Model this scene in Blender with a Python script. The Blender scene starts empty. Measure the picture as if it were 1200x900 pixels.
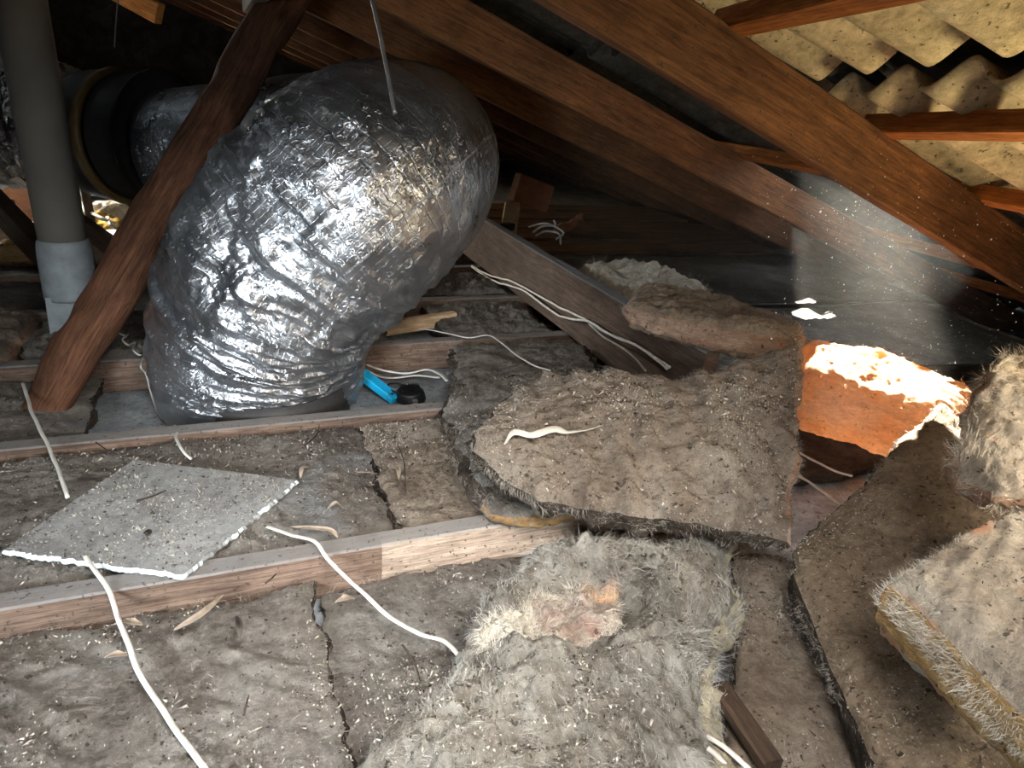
import bpy, math, random
import numpy as np
from mathutils import Vector, Matrix

S = bpy.context.scene
COL = S.collection
rnd = random.Random(7)

# ------------------------------------------------------------------ camera
CAMZ = 0.81
R = np.array([[0.92559864, -0.07867588, 0.37023946],
              [-0.36949545, -0.39997883, 0.83874313],
              [0.08209909, -0.9131413, -0.39929024]])
FPX = 800.0
cd = bpy.data.cameras.new('camera')
cam = bpy.data.objects.new('camera', cd)
COL.objects.link(cam)
cd.sensor_width = 36.0
cd.lens = FPX / 1200.0 * 36.0
cd.clip_start = 0.02
M = Matrix(((R[0][0], -R[0][1], -R[0][2], 0.0),
            (R[1][0], -R[1][1], -R[1][2], 0.0),
            (R[2][0], -R[2][1], -R[2][2], CAMZ),
            (0, 0, 0, 1)))
cam.matrix_world = M
S.camera = cam

# ------------------------------------------------------------------ world and lights
W = bpy.data.worlds.new('world')
S.world = W
W.use_nodes = True
W.node_tree.nodes['Background'].inputs[0].default_value = (0.80, 0.90, 1.0, 1)
W.node_tree.nodes['Background'].inputs[1].default_value = 4.0

SUN_TO = Vector((0.50, 0.74, 0.45)).normalized()      # towards the sun


def look(o, direction):
    o.rotation_euler = Vector(direction).to_track_quat('-Z', 'Y').to_euler()


def sun_lamp():
    l = bpy.data.lights.new('sun', 'SUN')
    l.energy = 120.0
    l.angle = 0.009
    l.color = (1.0, 0.93, 0.80)
    o = bpy.data.objects.new('sun', l)
    COL.objects.link(o)
    look(o, -SUN_TO)
    o.location = (3, 4, 4)


def area(name, loc, target, size, energy, color, size_y=None, spread=math.pi):
    l = bpy.data.lights.new(name, 'AREA')
    l.energy = energy
    l.color = color
    l.size = size
    if size_y:
        l.shape = 'RECTANGLE'
        l.size_y = size_y
    l.spread = spread
    o = bpy.data.objects.new(name, l)
    COL.objects.link(o)
    o.location = loc
    look(o, Vector(target) - Vector(loc))
    return o


sun_lamp()
# added lamp for assumed hatch daylight, behind and to the left of the photographer
area('assumed_hatch_light', (-0.80, -0.40, 0.62), (0.10, 1.10, -0.05), 0.40, 8.5, (0.84, 0.93, 1.0), spread=1.2)
area('overhead_fill', (0.20, 0.05, 1.05), (0.20, 0.80, 0.0), 0.40, 7.2, (1.0, 0.97, 0.94), spread=1.5)  # added unseen fill lighting the floor from above
# added unseen warm fill at the right, imitates bounce onto the roof sheets
area('warm_roof_fill', (1.22, 0.32, 0.52), (1.05, 0.70, 0.95), 0.12, 2.3, (1.0, 0.78, 0.42), spread=2.2)
area('right_fill', (1.10, 0.12, 0.70), (0.78, 0.45, 0.25), 0.12, 2.6, (1.0, 0.90, 0.76), spread=2.0)  # added unseen fill for the batts at the right edge
# added unseen lamp, stands in for daylight assumed below the far eaves
area('far_left_fill', (-1.2, 4.6, 0.62), (-0.8, 3.6, 0.0), 0.5, 34.0, (1.0, 0.95, 0.85), spread=1.5)
area('far_warm_fill', (0.2, 6.5, 0.9), (1.6, 3.3, 0.1), 0.35, 6.0, (1.0, 0.74, 0.45), spread=1.6)  # added unseen fill, gives the far boards a warm tint

S.view_settings.view_transform = 'Standard'
S.view_settings.look = 'None'
S.view_settings.gamma = 1.0
S.view_settings.exposure = 0.0
S.view_settings.use_curve_mapping = False


# ------------------------------------------------------------------ geometry helpers
def ray(x, y):
    return R @ np.array([x - 600.0, y - 450.0, FPX]) / FPX


def at(x, y, z):
    r = ray(x, y)
    t = (z - CAMZ) / r[2]
    return np.array([r[0] * t, r[1] * t, z])


def atx(x, y, X):
    r = ray(x, y)
    t = X / r[0]
    return np.array([X, r[1] * t, max(0.098, r[2] * t + CAMZ)])


def dep(x, y, d):
    r = ray(x, y) * d
    return np.array([r[0], r[1], r[2] + CAMZ])


def hash3(ix, iy, iz, seed):
    h = (ix.astype(np.int64) * 374761393 + iy.astype(np.int64) * 668265263 + iz.astype(np.int64) * 2147483647 + seed * 1274126177) & 0xffffffff
    h = ((h ^ (h >> 13)) * 1274126177) & 0xffffffff
    h = h ^ (h >> 16)
    h = (h * 2246822519) & 0xffffffff
    h = h ^ (h >> 15)
    return (h & 0xffffff) / float(0xffffff) * 2 - 1


def vnoise(p, seed=0):
    p = np.asarray(p, float)
    i = np.floor(p).astype(np.int64)
    f = p - i
    f = f * f * f * (f * (f * 6 - 15) + 10)
    r = 0
    for dx in (0, 1):
        wx = f[:, 0] if dx else 1 - f[:, 0]
        for dy in (0, 1):
            wy = f[:, 1] if dy else 1 - f[:, 1]
            for dz in (0, 1):
                wz = f[:, 2] if dz else 1 - f[:, 2]
                r = r + wx * wy * wz * hash3(i[:, 0] + dx, i[:, 1] + dy, i[:, 2] + dz, seed)
    return r


def fbm(p, seed=0, octs=4, gain=0.5, ridged=False):
    a, s, r = 1.0, 0.0, 0
    q = np.array(p, float)
    for k in range(octs):
        n = vnoise(q + k * 17.3, seed + k)
        if ridged:
            n = 1 - 2 * np.abs(n)
        r = r + a * n
        s += a
        a *= gain
        q = q * 2.03
    return r / s


def catmull(pts, per=10):
    P = [np.array(p, float) for p in pts]
    P = [2 * P[0] - P[1]] + P + [2 * P[-1] - P[-2]]
    out = []
    for i in range(1, len(P) - 2):
        for k in range(per):
            t = k / per
            a, b, c, d = P[i - 1], P[i], P[i + 1], P[i + 2]
            out.append(0.5 * ((2 * b) + (-a + c) * t + (2 * a - 5 * b + 4 * c - d) * t * t + (-a + 3 * b - 3 * c + d) * t ** 3))
    out.append(P[-2])
    return np.array(out)


def link_mesh(name, verts, faces, mat, parent=None, origin=None, smooth=True, fmat=None):
    """one mesh object; verts in world coordinates, origin moved to the base"""
    verts = np.asarray(verts, float)
    if origin is None:
        c = (verts.max(0) + verts.min(0)) / 2
        origin = np.array([c[0], c[1], verts[:, 2].min()])
    origin = np.asarray(origin, float)
    me = bpy.data.meshes.new(name)
    loc = verts - origin
    if isinstance(faces, np.ndarray):
        nf, k = faces.shape
        me.vertices.add(len(loc))
        me.vertices.foreach_set('co', loc.ravel())
        me.loops.add(nf * k)
        me.loops.foreach_set('vertex_index', faces.ravel().astype(np.int32))
        me.polygons.add(nf)
        me.polygons.foreach_set('loop_start', (np.arange(nf) * k).astype(np.int32))
        me.update(calc_edges=True)
        me.validate()
    else:
        me.from_pydata([tuple(v) for v in loc], [], faces)
        me.update()
    mats = mat if isinstance(mat, (list, tuple)) else [mat]
    for m in mats:
        me.materials.append(m)
    if fmat is not None and len(me.polygons) == len(fmat):
        me.polygons.foreach_set('material_index', np.asarray(fmat, np.int32))
    if smooth:
        me.polygons.foreach_set('use_smooth', np.ones(len(me.polygons), bool))
    o = bpy.data.objects.new(name, me)
    COL.objects.link(o)
    if parent is not None:
        o.parent = parent
        o.location = Vector(origin) - parent.location
    else:
        o.location = origin
    return o


def tag(o, label=None, cat=None, group=None, kind=None):
    if label:
        o['label'] = label
    if cat:
        o['category'] = cat
    if group:
        o['group'] = group
    if kind:
        o['kind'] = kind
    return o


def empty(name, loc, label, cat, group=None):
    o = bpy.data.objects.new(name, None)
    o.empty_display_size = 0.05
    COL.objects.link(o)
    o.location = Vector([float(v) for v in loc])
    return tag(o, label, cat, group)


# ------------------------------------------------------------------ materials
def mat_new(name):
    m = bpy.data.materials.new(name)
    m.use_nodes = True
    nt = m.node_tree
    b = nt.nodes['Principled BSDF']
    return m, nt, b


def noise_node(nt, vec, scale, detail=4, rough=0.6, dist=0.0):
    n = nt.nodes.new('ShaderNodeTexNoise')
    n.inputs['Scale'].default_value = scale
    n.inputs['Detail'].default_value = detail
    n.inputs['Roughness'].default_value = rough
    n.inputs['Distortion'].default_value = dist
    if vec is not None:
        nt.links.new(vec, n.inputs['Vector'])
    return n


def ramp(nt, fac, stops):
    r = nt.nodes.new('ShaderNodeValToRGB')
    e = r.color_ramp.elements
    while len(e) < len(stops):
        e.new(0.5)
    for k, (p, c) in enumerate(stops):
        e[k].position = p
        e[k].color = (c[0], c[1], c[2], 1) if not isinstance(c, (int, float)) else (c, c, c, 1)
    nt.links.new(fac, r.inputs[0])
    return r


def mixc(nt, fac, a, b, mode='MIX'):
    n = nt.nodes.new('ShaderNodeMix')
    n.data_type = 'RGBA'
    n.blend_type = mode
    for s, v in ((n.inputs[0], fac), (n.inputs[6], a), (n.inputs[7], b)):
        if isinstance(v, (int, float)):
            s.default_value = v
        elif isinstance(v, tuple):
            s.default_value = (v[0], v[1], v[2], 1)
        else:
            nt.links.new(v, s)
    return n.outputs[2]


def coords(nt, scale=(1, 1, 1), src='Object'):
    tc = nt.nodes.new('ShaderNodeTexCoord')
    mp = nt.nodes.new('ShaderNodeMapping')
    mp.inputs['Scale'].default_value = scale
    nt.links.new(tc.outputs[src], mp.inputs['Vector'])
    return mp.outputs[0]


def bump(nt, b, height, strength, dist=0.01, prev=None):
    n = nt.nodes.new('ShaderNodeBump')
    n.inputs['Strength'].default_value = strength
    n.inputs['Distance'].default_value = dist
    nt.links.new(height, n.inputs['Height'])
    if prev is not None:
        nt.links.new(prev, n.inputs['Normal'])
    nt.links.new(n.outputs[0], b.inputs['Normal'])
    return n.outputs[0]


def mat_dusty(name, dark, mid, light, speck=0.5, bumpy=0.8, translucent=0.0, tcol=None, patch=None, streak=(1, 1, 1)):
    m, nt, b = mat_new(name)
    v = coords(nt)
    vs = coords(nt, streak)
    n1 = noise_node(nt, vs, 7, 6, 0.65, 0.6)
    c = ramp(nt, n1.outputs['Fac'], [(0.30, dark), (0.5, mid), (0.72, light)]).outputs[0]
    n2 = noise_node(nt, vs, 55, 6, 0.75, 0.3)
    g = ramp(nt, n2.outputs['Fac'], [(0.30, 0.52), (0.5, 0.98), (0.70, 1.40)]).outputs[0]
    c = mixc(nt, 0.8, c, g, 'MULTIPLY')
    if patch:
        n5 = noise_node(nt, v, patch[1], 3, 0.5, 1.0)
        f = ramp(nt, n5.outputs['Fac'], [(patch[2], 0.0), (patch[2] + 0.12, 1.0)]).outputs[0]
        c = mixc(nt, f, c, patch[0])
    # pale and dark grit lying on the dust
    vo = nt.nodes.new('ShaderNodeTexVoronoi')
    vo.inputs['Scale'].default_value = 120
    vo.inputs['Randomness'].default_value = 1.0
    nt.links.new(v, vo.inputs['Vector'])
    n3 = noise_node(nt, v, 26, 4, 0.6)
    thr = nt.nodes.new('ShaderNodeMath')
    thr.operation = 'MULTIPLY'
    nt.links.new(ramp(nt, vo.outputs['Distance'], [(0.10, 1.0), (0.24, 0.0)]).outputs[0], thr.inputs[0])
    nt.links.new(ramp(nt, n3.outputs['Fac'], [(0.50, 0.0), (0.60, 1.0)]).outputs[0], thr.inputs[1])
    sp = nt.nodes.new('ShaderNodeMath')
    sp.operation = 'MULTIPLY'
    sp.inputs[1].default_value = speck
    nt.links.new(thr.outputs[0], sp.inputs[0])
    c = mixc(nt, sp.outputs[0], c, (0.62, 0.56, 0.48))
    n4 = noise_node(nt, v, 85, 3, 0.6)
    c = mixc(nt, ramp(nt, n4.outputs['Fac'], [(0.63, 0.0), (0.68, 0.75)]).outputs[0], c, (0.035, 0.028, 0.022))
    nt.links.new(c, b.inputs['Base Color'])
    b.inputs['Roughness'].default_value = 0.95
    b.inputs['Specular IOR Level'].default_value = 0.08
    n6 = noise_node(nt, v, 170, 5, 0.8)
    p = bump(nt, b, n2.outputs['Fac'], bumpy, 0.022)
    bump(nt, b, n6.outputs['Fac'], bumpy, 0.007, p)
    if translucent > 0:
        tr = nt.nodes.new('ShaderNodeBsdfTranslucent')
        tr.inputs[0].default_value = (*(tcol or light), 1)
        mx = nt.nodes.new('ShaderNodeMixShader')
        mx.inputs[0].default_value = translucent
        nt.links.new(b.outputs[0], mx.inputs[1])
        nt.links.new(tr.outputs[0], mx.inputs[2])
        nt.links.new(mx.outputs[0], nt.nodes['Material Output'].inputs[0])
    return m


def mat_wood(name, dark, light, dust=0.0, dustcol=(0.30, 0.29, 0.28), scale=1.0, rough=0.75, bstr=0.35):
    m, nt, b = mat_new(name)
    v = coords(nt, (2.0 * scale, 28 * scale, 28 * scale))
    n1 = noise_node(nt, v, 2.2, 6, 0.7, 1.2)
    c = ramp(nt, n1.outputs['Fac'], [(0.30, dark), (0.68, light)]).outputs[0]
    v2 = coords(nt, (9 * scale, 160 * scale, 160 * scale))
    n2 = noise_node(nt, v2, 2.0, 4, 0.7, 0.3)
    c = mixc(nt, 0.75, c, ramp(nt, n2.outputs['Fac'], [(0.33, 0.5), (0.62, 1.3)]).outputs[0], 'MULTIPLY')
    v3 = coords(nt)
    n4 = noise_node(nt, v3, 5, 5, 0.7)
    c = mixc(nt, 0.7, c, ramp(nt, n4.outputs['Fac'], [(0.35, 0.5), (0.65, 1.3)]).outputs[0], 'MULTIPLY')
    if dust > 0:
        n3 = noise_node(nt, v3, 40, 5, 0.7)
        geo = nt.nodes.new('ShaderNodeNewGeometry')
        sx = nt.nodes.new('ShaderNodeSeparateXYZ')
        nt.links.new(geo.outputs['Normal'], sx.inputs[0])
        mu = nt.nodes.new('ShaderNodeMath')
        mu.operation = 'MULTIPLY'
        nt.links.new(ramp(nt, sx.outputs[2], [(0.35, 0.0), (0.8, 1.0)]).outputs[0], mu.inputs[0])
        nt.links.new(ramp(nt, n3.outputs['Fac'], [(0.25, dust * 0.6), (0.6, dust)]).outputs[0], mu.inputs[1])
        c = mixc(nt, mu.outputs[0], c, dustcol)
        # grit stuck to the faces
        n5 = noise_node(nt, v3, 120, 3, 0.6)
        c = mixc(nt, ramp(nt, n5.outputs['Fac'], [(0.62, 0.0), (0.67, 0.8)]).outputs[0], c, (0.05, 0.04, 0.03))
    nt.links.new(c, b.inputs['Base Color'])
    b.inputs['Roughness'].default_value = rough
    b.inputs['Specular IOR Level'].default_value = 0.25
    p = bump(nt, b, n2.outputs['Fac'], bstr, 0.004)
    bump(nt, b, n1.outputs['Fac'], bstr, 0.008, p)
    return m


def mat_plain(name, col, rough=0.6, metallic=0.0, spec=0.4, var=0.25, nscale=30, bstr=0.2):
    m, nt, b = mat_new(name)
    v = coords(nt)
    n = noise_node(nt, v, nscale, 5, 0.65)
    c = mixc(nt, 1.0, tuple(col), ramp(nt, n.outputs['Fac'], [(0.3, 1 - var), (0.7, 1 + var)]).outputs[0], 'MULTIPLY')
    nt.links.new(c, b.inputs['Base Color'])
    b.inputs['Roughness'].default_value = rough
    b.inputs['Metallic'].default_value = metallic
    b.inputs['Specular IOR Level'].default_value = spec
    bump(nt, b, n.outputs['Fac'], bstr, 0.004)
    return m


def mat_foil(name, col=(0.56, 0.575, 0.60), rough=0.31, creases=1.0, scrim=True):
    m, nt, b = mat_new(name)
    uv = nt.nodes.new('ShaderNodeUVMap')
    mp = nt.nodes.new('ShaderNodeMapping')
    mp.inputs['Scale'].default_value = (1, 1, 1)
    nt.links.new(uv.outputs[0], mp.inputs['Vector'])
    v = coords(nt)
    b.inputs['Metallic'].default_value = 0.93
    n0 = noise_node(nt, v, 9, 4, 0.6)
    c = mixc(nt, 1.0, col, ramp(nt, n0.outputs['Fac'], [(0.3, 0.80), (0.7, 1.08)]).outputs[0], 'MULTIPLY')
    nt.links.new(c, b.inputs['Base Color'])
    r = ramp(nt, n0.outputs['Fac'], [(0.3, rough * 0.8), (0.7, rough * 1.5)])
    nt.links.new(r.outputs[0], b.inputs['Roughness'])
    wob = noise_node(nt, v, 16, 3, 0.6)
    add = nt.nodes.new('ShaderNodeVectorMath')
    add.operation = 'MULTIPLY_ADD'
    add.inputs[1].default_value = (0.10, 0.10, 0)
    nt.links.new(wob.outputs['Color'], add.inputs[0])
    nt.links.new(uv.outputs[0], add.inputs[2])
    p = None
    # sharp thin creases, long in one direction, at three sizes and angles; they come and go in patches
    for k, (sx, sy, rot, st) in enumerate(((9, 34, 0.35, 0.42), (18, 60, -0.5, 0.32), (10, 20, 1.1, 0.22), (40, 130, 0.2, 0.26))):
        mp = nt.nodes.new('ShaderNodeMapping')
        mp.inputs['Rotation'].default_value = (0, 0, rot)
        mp.inputs['Scale'].default_value = (sx, sy, 1)
        mp.inputs['Location'].default_value = (k * 3.7, k * 1.9, 0)
        nt.links.new(add.outputs[0], mp.inputs['Vector'])
        vw = nt.nodes.new('ShaderNodeTexVoronoi')
        vw.feature = 'DISTANCE_TO_EDGE'
        vw.voronoi_dimensions = '2D'
        vw.inputs['Scale'].default_value = 1.0
        nt.links.new(mp.outputs[0], vw.inputs['Vector'])
        nm = noise_node(nt, v, 7 + k * 2, 2, 0.5)
        msk = ramp(nt, nm.outputs['Fac'], [(0.44, 0.05), (0.62, 1.0)])
        mu = nt.nodes.new('ShaderNodeMath')
        mu.operation = 'MULTIPLY'
        nt.links.new(ramp(nt, vw.outputs['Distance'], [(0.0, 1.0), (0.12, 0.25), (0.5, 0.0)]).outputs[0], mu.inputs[0])
        nt.links.new(msk.outputs[0], mu.inputs[1])
        p = bump(nt, b, mu.outputs[0], st * creases, 0.006 if k < 3 else 0.003, p)
    n3 = noise_node(nt, v, 22, 3, 0.5, 0.5)
    p = bump(nt, b, n3.outputs['Fac'], 0.25 * creases, 0.008, p)
    if scrim:
        # reinforcing thread grid under the foil
        mg = nt.nodes.new('ShaderNodeMapping')
        mg.inputs['Scale'].default_value = (1, 1, 1)
        mg.inputs['Rotation'].default_value = (0, 0, 0.0)
        nt.links.new(uv.outputs[0], mg.inputs['Vector'])
        br = nt.nodes.new('ShaderNodeTexBrick')
        br.offset = 0.0
        br.inputs['Scale'].default_value = 1.0
        br.inputs['Brick Width'].default_value = 0.016
        br.inputs['Row Height'].default_value = 0.016
        br.inputs['Mortar Size'].default_value = 0.0012
        br.inputs['Mortar Smooth'].default_value = 0.6
        br.inputs['Color1'].default_value = (0, 0, 0, 1)
        br.inputs['Color2'].default_value = (0, 0, 0, 1)
        br.inputs['Mortar'].default_value = (1, 1, 1, 1)
        wv = nt.nodes.new('ShaderNodeVectorMath')
        wv.operation = 'MULTIPLY_ADD'
        wv.inputs[1].default_value = (0.012, 0.012, 0)
        nt.links.new(wob.outputs['Color'], wv.inputs[0])
        nt.links.new(mg.outputs[0], wv.inputs[2])
        nt.links.new(wv.outputs[0], br.inputs['Vector'])
        bump(nt, b, br.outputs['Color'], 0.35, 0.0025, p)
    return m


MT = {}
MT['batt_grey'] = mat_dusty('dusty_grey_wool', (0.16, 0.138, 0.118), (0.27, 0.238, 0.205), (0.40, 0.365, 0.32), 0.55, 1.0)
MT['batt_floor'] = mat_dusty('dusty_loft_wool', (0.165, 0.140, 0.119), (0.275, 0.238, 0.205), (0.38, 0.345, 0.305), 0.5, 1.0, patch=((0.33, 0.32, 0.31), 3.0, 0.60))
MT['batt_mid'] = mat_dusty('brown_grey_wool', (0.22, 0.165, 0.122), (0.36, 0.285, 0.218), (0.52, 0.44, 0.355), 0.65, 1.0)
MT['batt_tan'] = mat_dusty('tan_wool', (0.20, 0.145, 0.098), (0.31, 0.232, 0.160), (0.43, 0.335, 0.24), 0.5, 0.7)
MT['batt_pale'] = mat_dusty('pale_pink_wool', (0.48, 0.38, 0.29), (0.68, 0.59, 0.47), (0.80, 0.73, 0.62), 0.5, 0.8, patch=((0.76, 0.36, 0.18), 6.5, 0.53))
MT['tuft_pink'] = mat_dusty('clean_pink_wool', (0.40, 0.25, 0.19), (0.50, 0.41, 0.34), (0.60, 0.53, 0.46), 0.1, 0.7, patch=((0.55, 0.28, 0.22), 9.0, 0.52), streak=(1, 3, 1))
MT['batt_fluffy'] = mat_dusty('silver_fluffy_wool', (0.165, 0.142, 0.115), (0.32, 0.288, 0.242), (0.54, 0.51, 0.45), 0.15, 0.9, streak=(1.6, 0.7, 1.0))
MT['cream'] = mat_dusty('cream_wool', (0.60, 0.50, 0.38), (0.78, 0.70, 0.57), (0.86, 0.81, 0.70), 0.2, 0.9)
MT['cut_cream'] = mat_dusty('cream_cut_wool', (0.40, 0.34, 0.22), (0.56, 0.49, 0.34), (0.68, 0.62, 0.46), 0.1, 0.9)
MT['cut_yellow'] = mat_dusty('yellow_cut_wool', (0.46, 0.26, 0.10), (0.66, 0.43, 0.19), (0.76, 0.56, 0.30), 0.1, 0.9, streak=(1, 1, 6))
MT['cut_pink'] = mat_dusty('pink_cut_wool', (0.34, 0.19, 0.12), (0.55, 0.35, 0.24), (0.68, 0.50, 0.38), 0.2, 0.9, streak=(1, 1, 5))
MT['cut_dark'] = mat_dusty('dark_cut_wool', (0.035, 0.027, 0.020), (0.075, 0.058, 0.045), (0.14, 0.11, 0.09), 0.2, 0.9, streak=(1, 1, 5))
MT['cut_orange'] = mat_dusty('orange_cut_wool', (0.40, 0.20, 0.08), (0.55, 0.33, 0.14), (0.64, 0.46, 0.26), 0.1, 0.8, streak=(1, 1, 5))
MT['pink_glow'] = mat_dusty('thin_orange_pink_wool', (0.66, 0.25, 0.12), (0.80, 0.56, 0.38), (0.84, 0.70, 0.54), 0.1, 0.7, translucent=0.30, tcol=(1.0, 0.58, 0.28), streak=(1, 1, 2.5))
MT['ceiling'] = mat_dusty('dusty_plasterboard_back', (0.21, 0.225, 0.235), (0.31, 0.33, 0.345), (0.45, 0.475, 0.49), 0.5, 0.25)
MT['sheet'] = mat_dusty('board_offcut_face', (0.215, 0.205, 0.195), (0.285, 0.28, 0.27), (0.36, 0.36, 0.35), 0.5, 0.3)
MT['sheet_edge'] = mat_plain('white_plaster_edge', (0.74, 0.84, 0.86), 0.9, var=0.25, nscale=90)
MT['rafter'] = mat_wood('rafter_timber', (0.070, 0.028, 0.010), (0.24, 0.105, 0.040), dust=0.5, dustcol=(0.2, 0.15, 0.1))
MT['rafter_dark'] = mat_wood('darker_rafter_timber', (0.060, 0.026, 0.011), (0.20, 0.090, 0.036), dust=0.4, dustcol=(0.15, 0.13, 0.11))  # slightly darker rafter colour for the farther rafters and uphill battens
MT['batten'] = mat_wood('batten_timber', (0.22, 0.060, 0.012), (0.52, 0.19, 0.045))
MT['joist'] = mat_wood('joist_timber', (0.105, 0.066, 0.046), (0.26, 0.175, 0.128), dust=0.92, dustcol=(0.225, 0.215, 0.205))
MT['joist_pale'] = mat_wood('pale_joist_timber', (0.30, 0.205, 0.145), (0.56, 0.44, 0.34), dust=0.92, dustcol=(0.235, 0.225, 0.215))
MT['far_board'] = mat_wood('far_board_timber', (0.060, 0.028, 0.012), (0.24, 0.12, 0.050), scale=0.6)
MT['beam'] = mat_wood('hanging_beam_timber', (0.060, 0.038, 0.027), (0.155, 0.105, 0.078), dust=0.9, dustcol=(0.23, 0.24, 0.25))
MT['pole'] = mat_wood('pole_timber', (0.055, 0.023, 0.012), (0.175, 0.075, 0.038), scale=0.7, bstr=0.7)
MT['dark_wood'] = mat_wood('dark_timber', (0.03, 0.018, 0.012), (0.09, 0.055, 0.035))
MT['offcut'] = mat_wood('pale_offcut_timber', (0.42, 0.26, 0.14), (0.72, 0.52, 0.32))
MT['orange_wood'] = mat_wood('orange_timber', (0.42, 0.16, 0.04), (0.72, 0.34, 0.10))
MT['foil'] = mat_foil('crumpled_foil')
MT['foil_rear'] = mat_foil('rear_crumpled_foil', (0.62, 0.62, 0.62), 0.26, 1.6, False)
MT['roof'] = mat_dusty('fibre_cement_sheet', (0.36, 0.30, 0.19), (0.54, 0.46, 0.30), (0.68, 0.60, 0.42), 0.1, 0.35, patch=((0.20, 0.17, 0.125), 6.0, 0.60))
MT['roof_dark'] = mat_dusty('shaded_roof_sheet', (0.035, 0.032, 0.026), (0.065, 0.06, 0.05), (0.11, 0.10, 0.085), 0.0, 0.35)  # dark copy of the roof sheet, the loft's shade put into its colour
MT['pipe'] = mat_plain('painted_flue', (0.155, 0.138, 0.115), 0.8, var=0.12, nscale=7)
MT['galv'] = mat_plain('galvanised_steel', (0.30, 0.325, 0.335), 0.7, 0.2, var=0.25, nscale=22)
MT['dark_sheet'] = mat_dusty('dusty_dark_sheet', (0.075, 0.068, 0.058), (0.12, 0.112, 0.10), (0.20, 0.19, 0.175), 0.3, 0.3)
MT['cable'] = mat_plain('white_cable_sheath', (0.66, 0.63, 0.57), 0.5, var=0.15, nscale=60)
MT['cable_dirty'] = mat_plain('dusty_cable_sheath', (0.42, 0.38, 0.33), 0.7, var=0.25, nscale=80)
MT['cyan'] = mat_plain('cyan_plastic', (0.015, 0.44, 0.78), 0.4, var=0.06)
MT['black'] = mat_plain('black_plastic', (0.012, 0.012, 0.013), 0.45)
MT['duct_black'] = mat_plain('charcoal_plastic', (0.035, 0.032, 0.030), 0.5)
MT['brown_plastic'] = mat_plain('mustard_band', (0.16, 0.095, 0.03), 0.5)
MT['leaf'] = mat_plain('dry_leaf', (0.27, 0.21, 0.155), 0.8, var=0.3, nscale=60)
MT['leaf_dark'] = mat_plain('dark_dry_leaf', (0.06, 0.045, 0.035), 0.8)
MT['twig'] = mat_plain('twig_bark', (0.05, 0.036, 0.026), 0.9)
MT['grit'] = mat_plain('pale_grit', (0.50, 0.45, 0.38), 0.9, var=0.5, nscale=40)
MT['grit_dark'] = mat_plain('dark_grit', (0.07, 0.055, 0.042), 0.9)
MT['mote'] = mat_plain('bright_dust', (0.9, 0.88, 0.82), 0.8)
MT['fib_grey'] = mat_plain('grey_fibre', (0.34, 0.30, 0.25), 0.7)
MT['fib_silver'] = mat_plain('silver_fibre', (0.42, 0.405, 0.36), 0.7)
MT['fib_pale'] = mat_plain('pale_fibre', (0.66, 0.60, 0.50), 0.6)
MT['fib_orange'] = mat_plain('peach_fibre', (0.80, 0.52, 0.30), 0.6)
MT['strap'] = mat_plain('steel_strap', (0.30, 0.30, 0.31), 0.4, 0.8)
MT['white'] = mat_plain('white_sheet', (0.72, 0.74, 0.74), 0.7)
MT['terracotta'] = mat_plain('terracotta_brick', (0.42, 0.20, 0.11), 0.85)
MT['yellow'] = mat_dusty('yellow_wool', (0.60, 0.34, 0.05), (0.78, 0.50, 0.12), (0.86, 0.66, 0.28), 0.0, 0.8)


# ------------------------------------------------------------------ shape builders
def beam(name, p0, p1, w, h, mat, up=(0, 0, 1), parent=None, seg=0.05, rough=0.0012, seed=1, bev=0.003):
    """rectangular timber: p0..p1 is the centre line of its underside"""
    p0 = Vector([float(v) for v in p0])
    p1 = Vector([float(v) for v in p1])
    L = (p1 - p0).length
    ex = (p1 - p0).normalized()
    ey = Vector(up).cross(ex).normalized()
    ez = ex.cross(ey)
    n = max(2, int(L / seg))
    prof = []
    hw = w / 2
    for cx, cz, sx, sz in ((-hw, 0, 1, 1), (hw, 0, -1, 1), (hw, h, -1, -1), (-hw, h, 1, -1)):
        prof.append((cx, cz, sx, sz))
    pr = []
    for k, (cx, cz, sx, sz) in enumerate(prof):
        a = (cx + sx * bev, cz)
        c = (cx, cz + sz * bev)
        pr += ([c, a] if k % 2 == 0 else [a, c])
    # subdivide the long faces
    pp = []
    for k in range(8):
        a, c = pr[k], pr[(k + 1) % 8]
        pp.append(a)
        d = math.hypot(a[0] - c[0], a[1] - c[1])
        m = int(d / 0.02)
        for q in range(1, m):
            pp.append((a[0] + (c[0] - a[0]) * q / m, a[1] + (c[1] - a[1]) * q / m))
    k = len(pp)
    V = np.array([(L * i / n, y, z) for i in range(n + 1) for y, z in pp])
    d = fbm(V * np.array([6, 25, 25]) + seed * 3.1, seed, 3)
    d2 = fbm(V * np.array([1.5, 1.5, 1.5]) + seed * 7.7, seed + 5, 2)
    c = V - np.array([0, 0, h / 2])
    c[:, 0] = 0
    c /= np.maximum(np.linalg.norm(c, axis=1), 1e-6)[:, None]
    V = V + c * (d * rough + 0.0)[:, None]
    V[:, 1] += d2 * rough * 2
    F = [tuple(i * k + j for j in (a, (a + 1) % k)) + tuple((i + 1) * k + j for j in ((a + 1) % k, a)) for i in range(n) for a in range(k)]
    F = [f[::-1] for f in F]
    F.append(tuple(range(k)))
    F.append(tuple(n * k + j for j in range(k))[::-1])
    me = bpy.data.meshes.new(name)
    me.from_pydata([tuple(v) for v in V], [], F)
    me.materials.append(mat)
    me.update()
    o = bpy.data.objects.new(name, me)
    COL.objects.link(o)
    mw = Matrix((ex, ey, ez)).transposed().to_4x4()
    mw.translation = p0
    if parent is not None:
        o.parent = parent
        mw.translation = p0 - parent.location
    o.matrix_basis = mw
    return o


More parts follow.
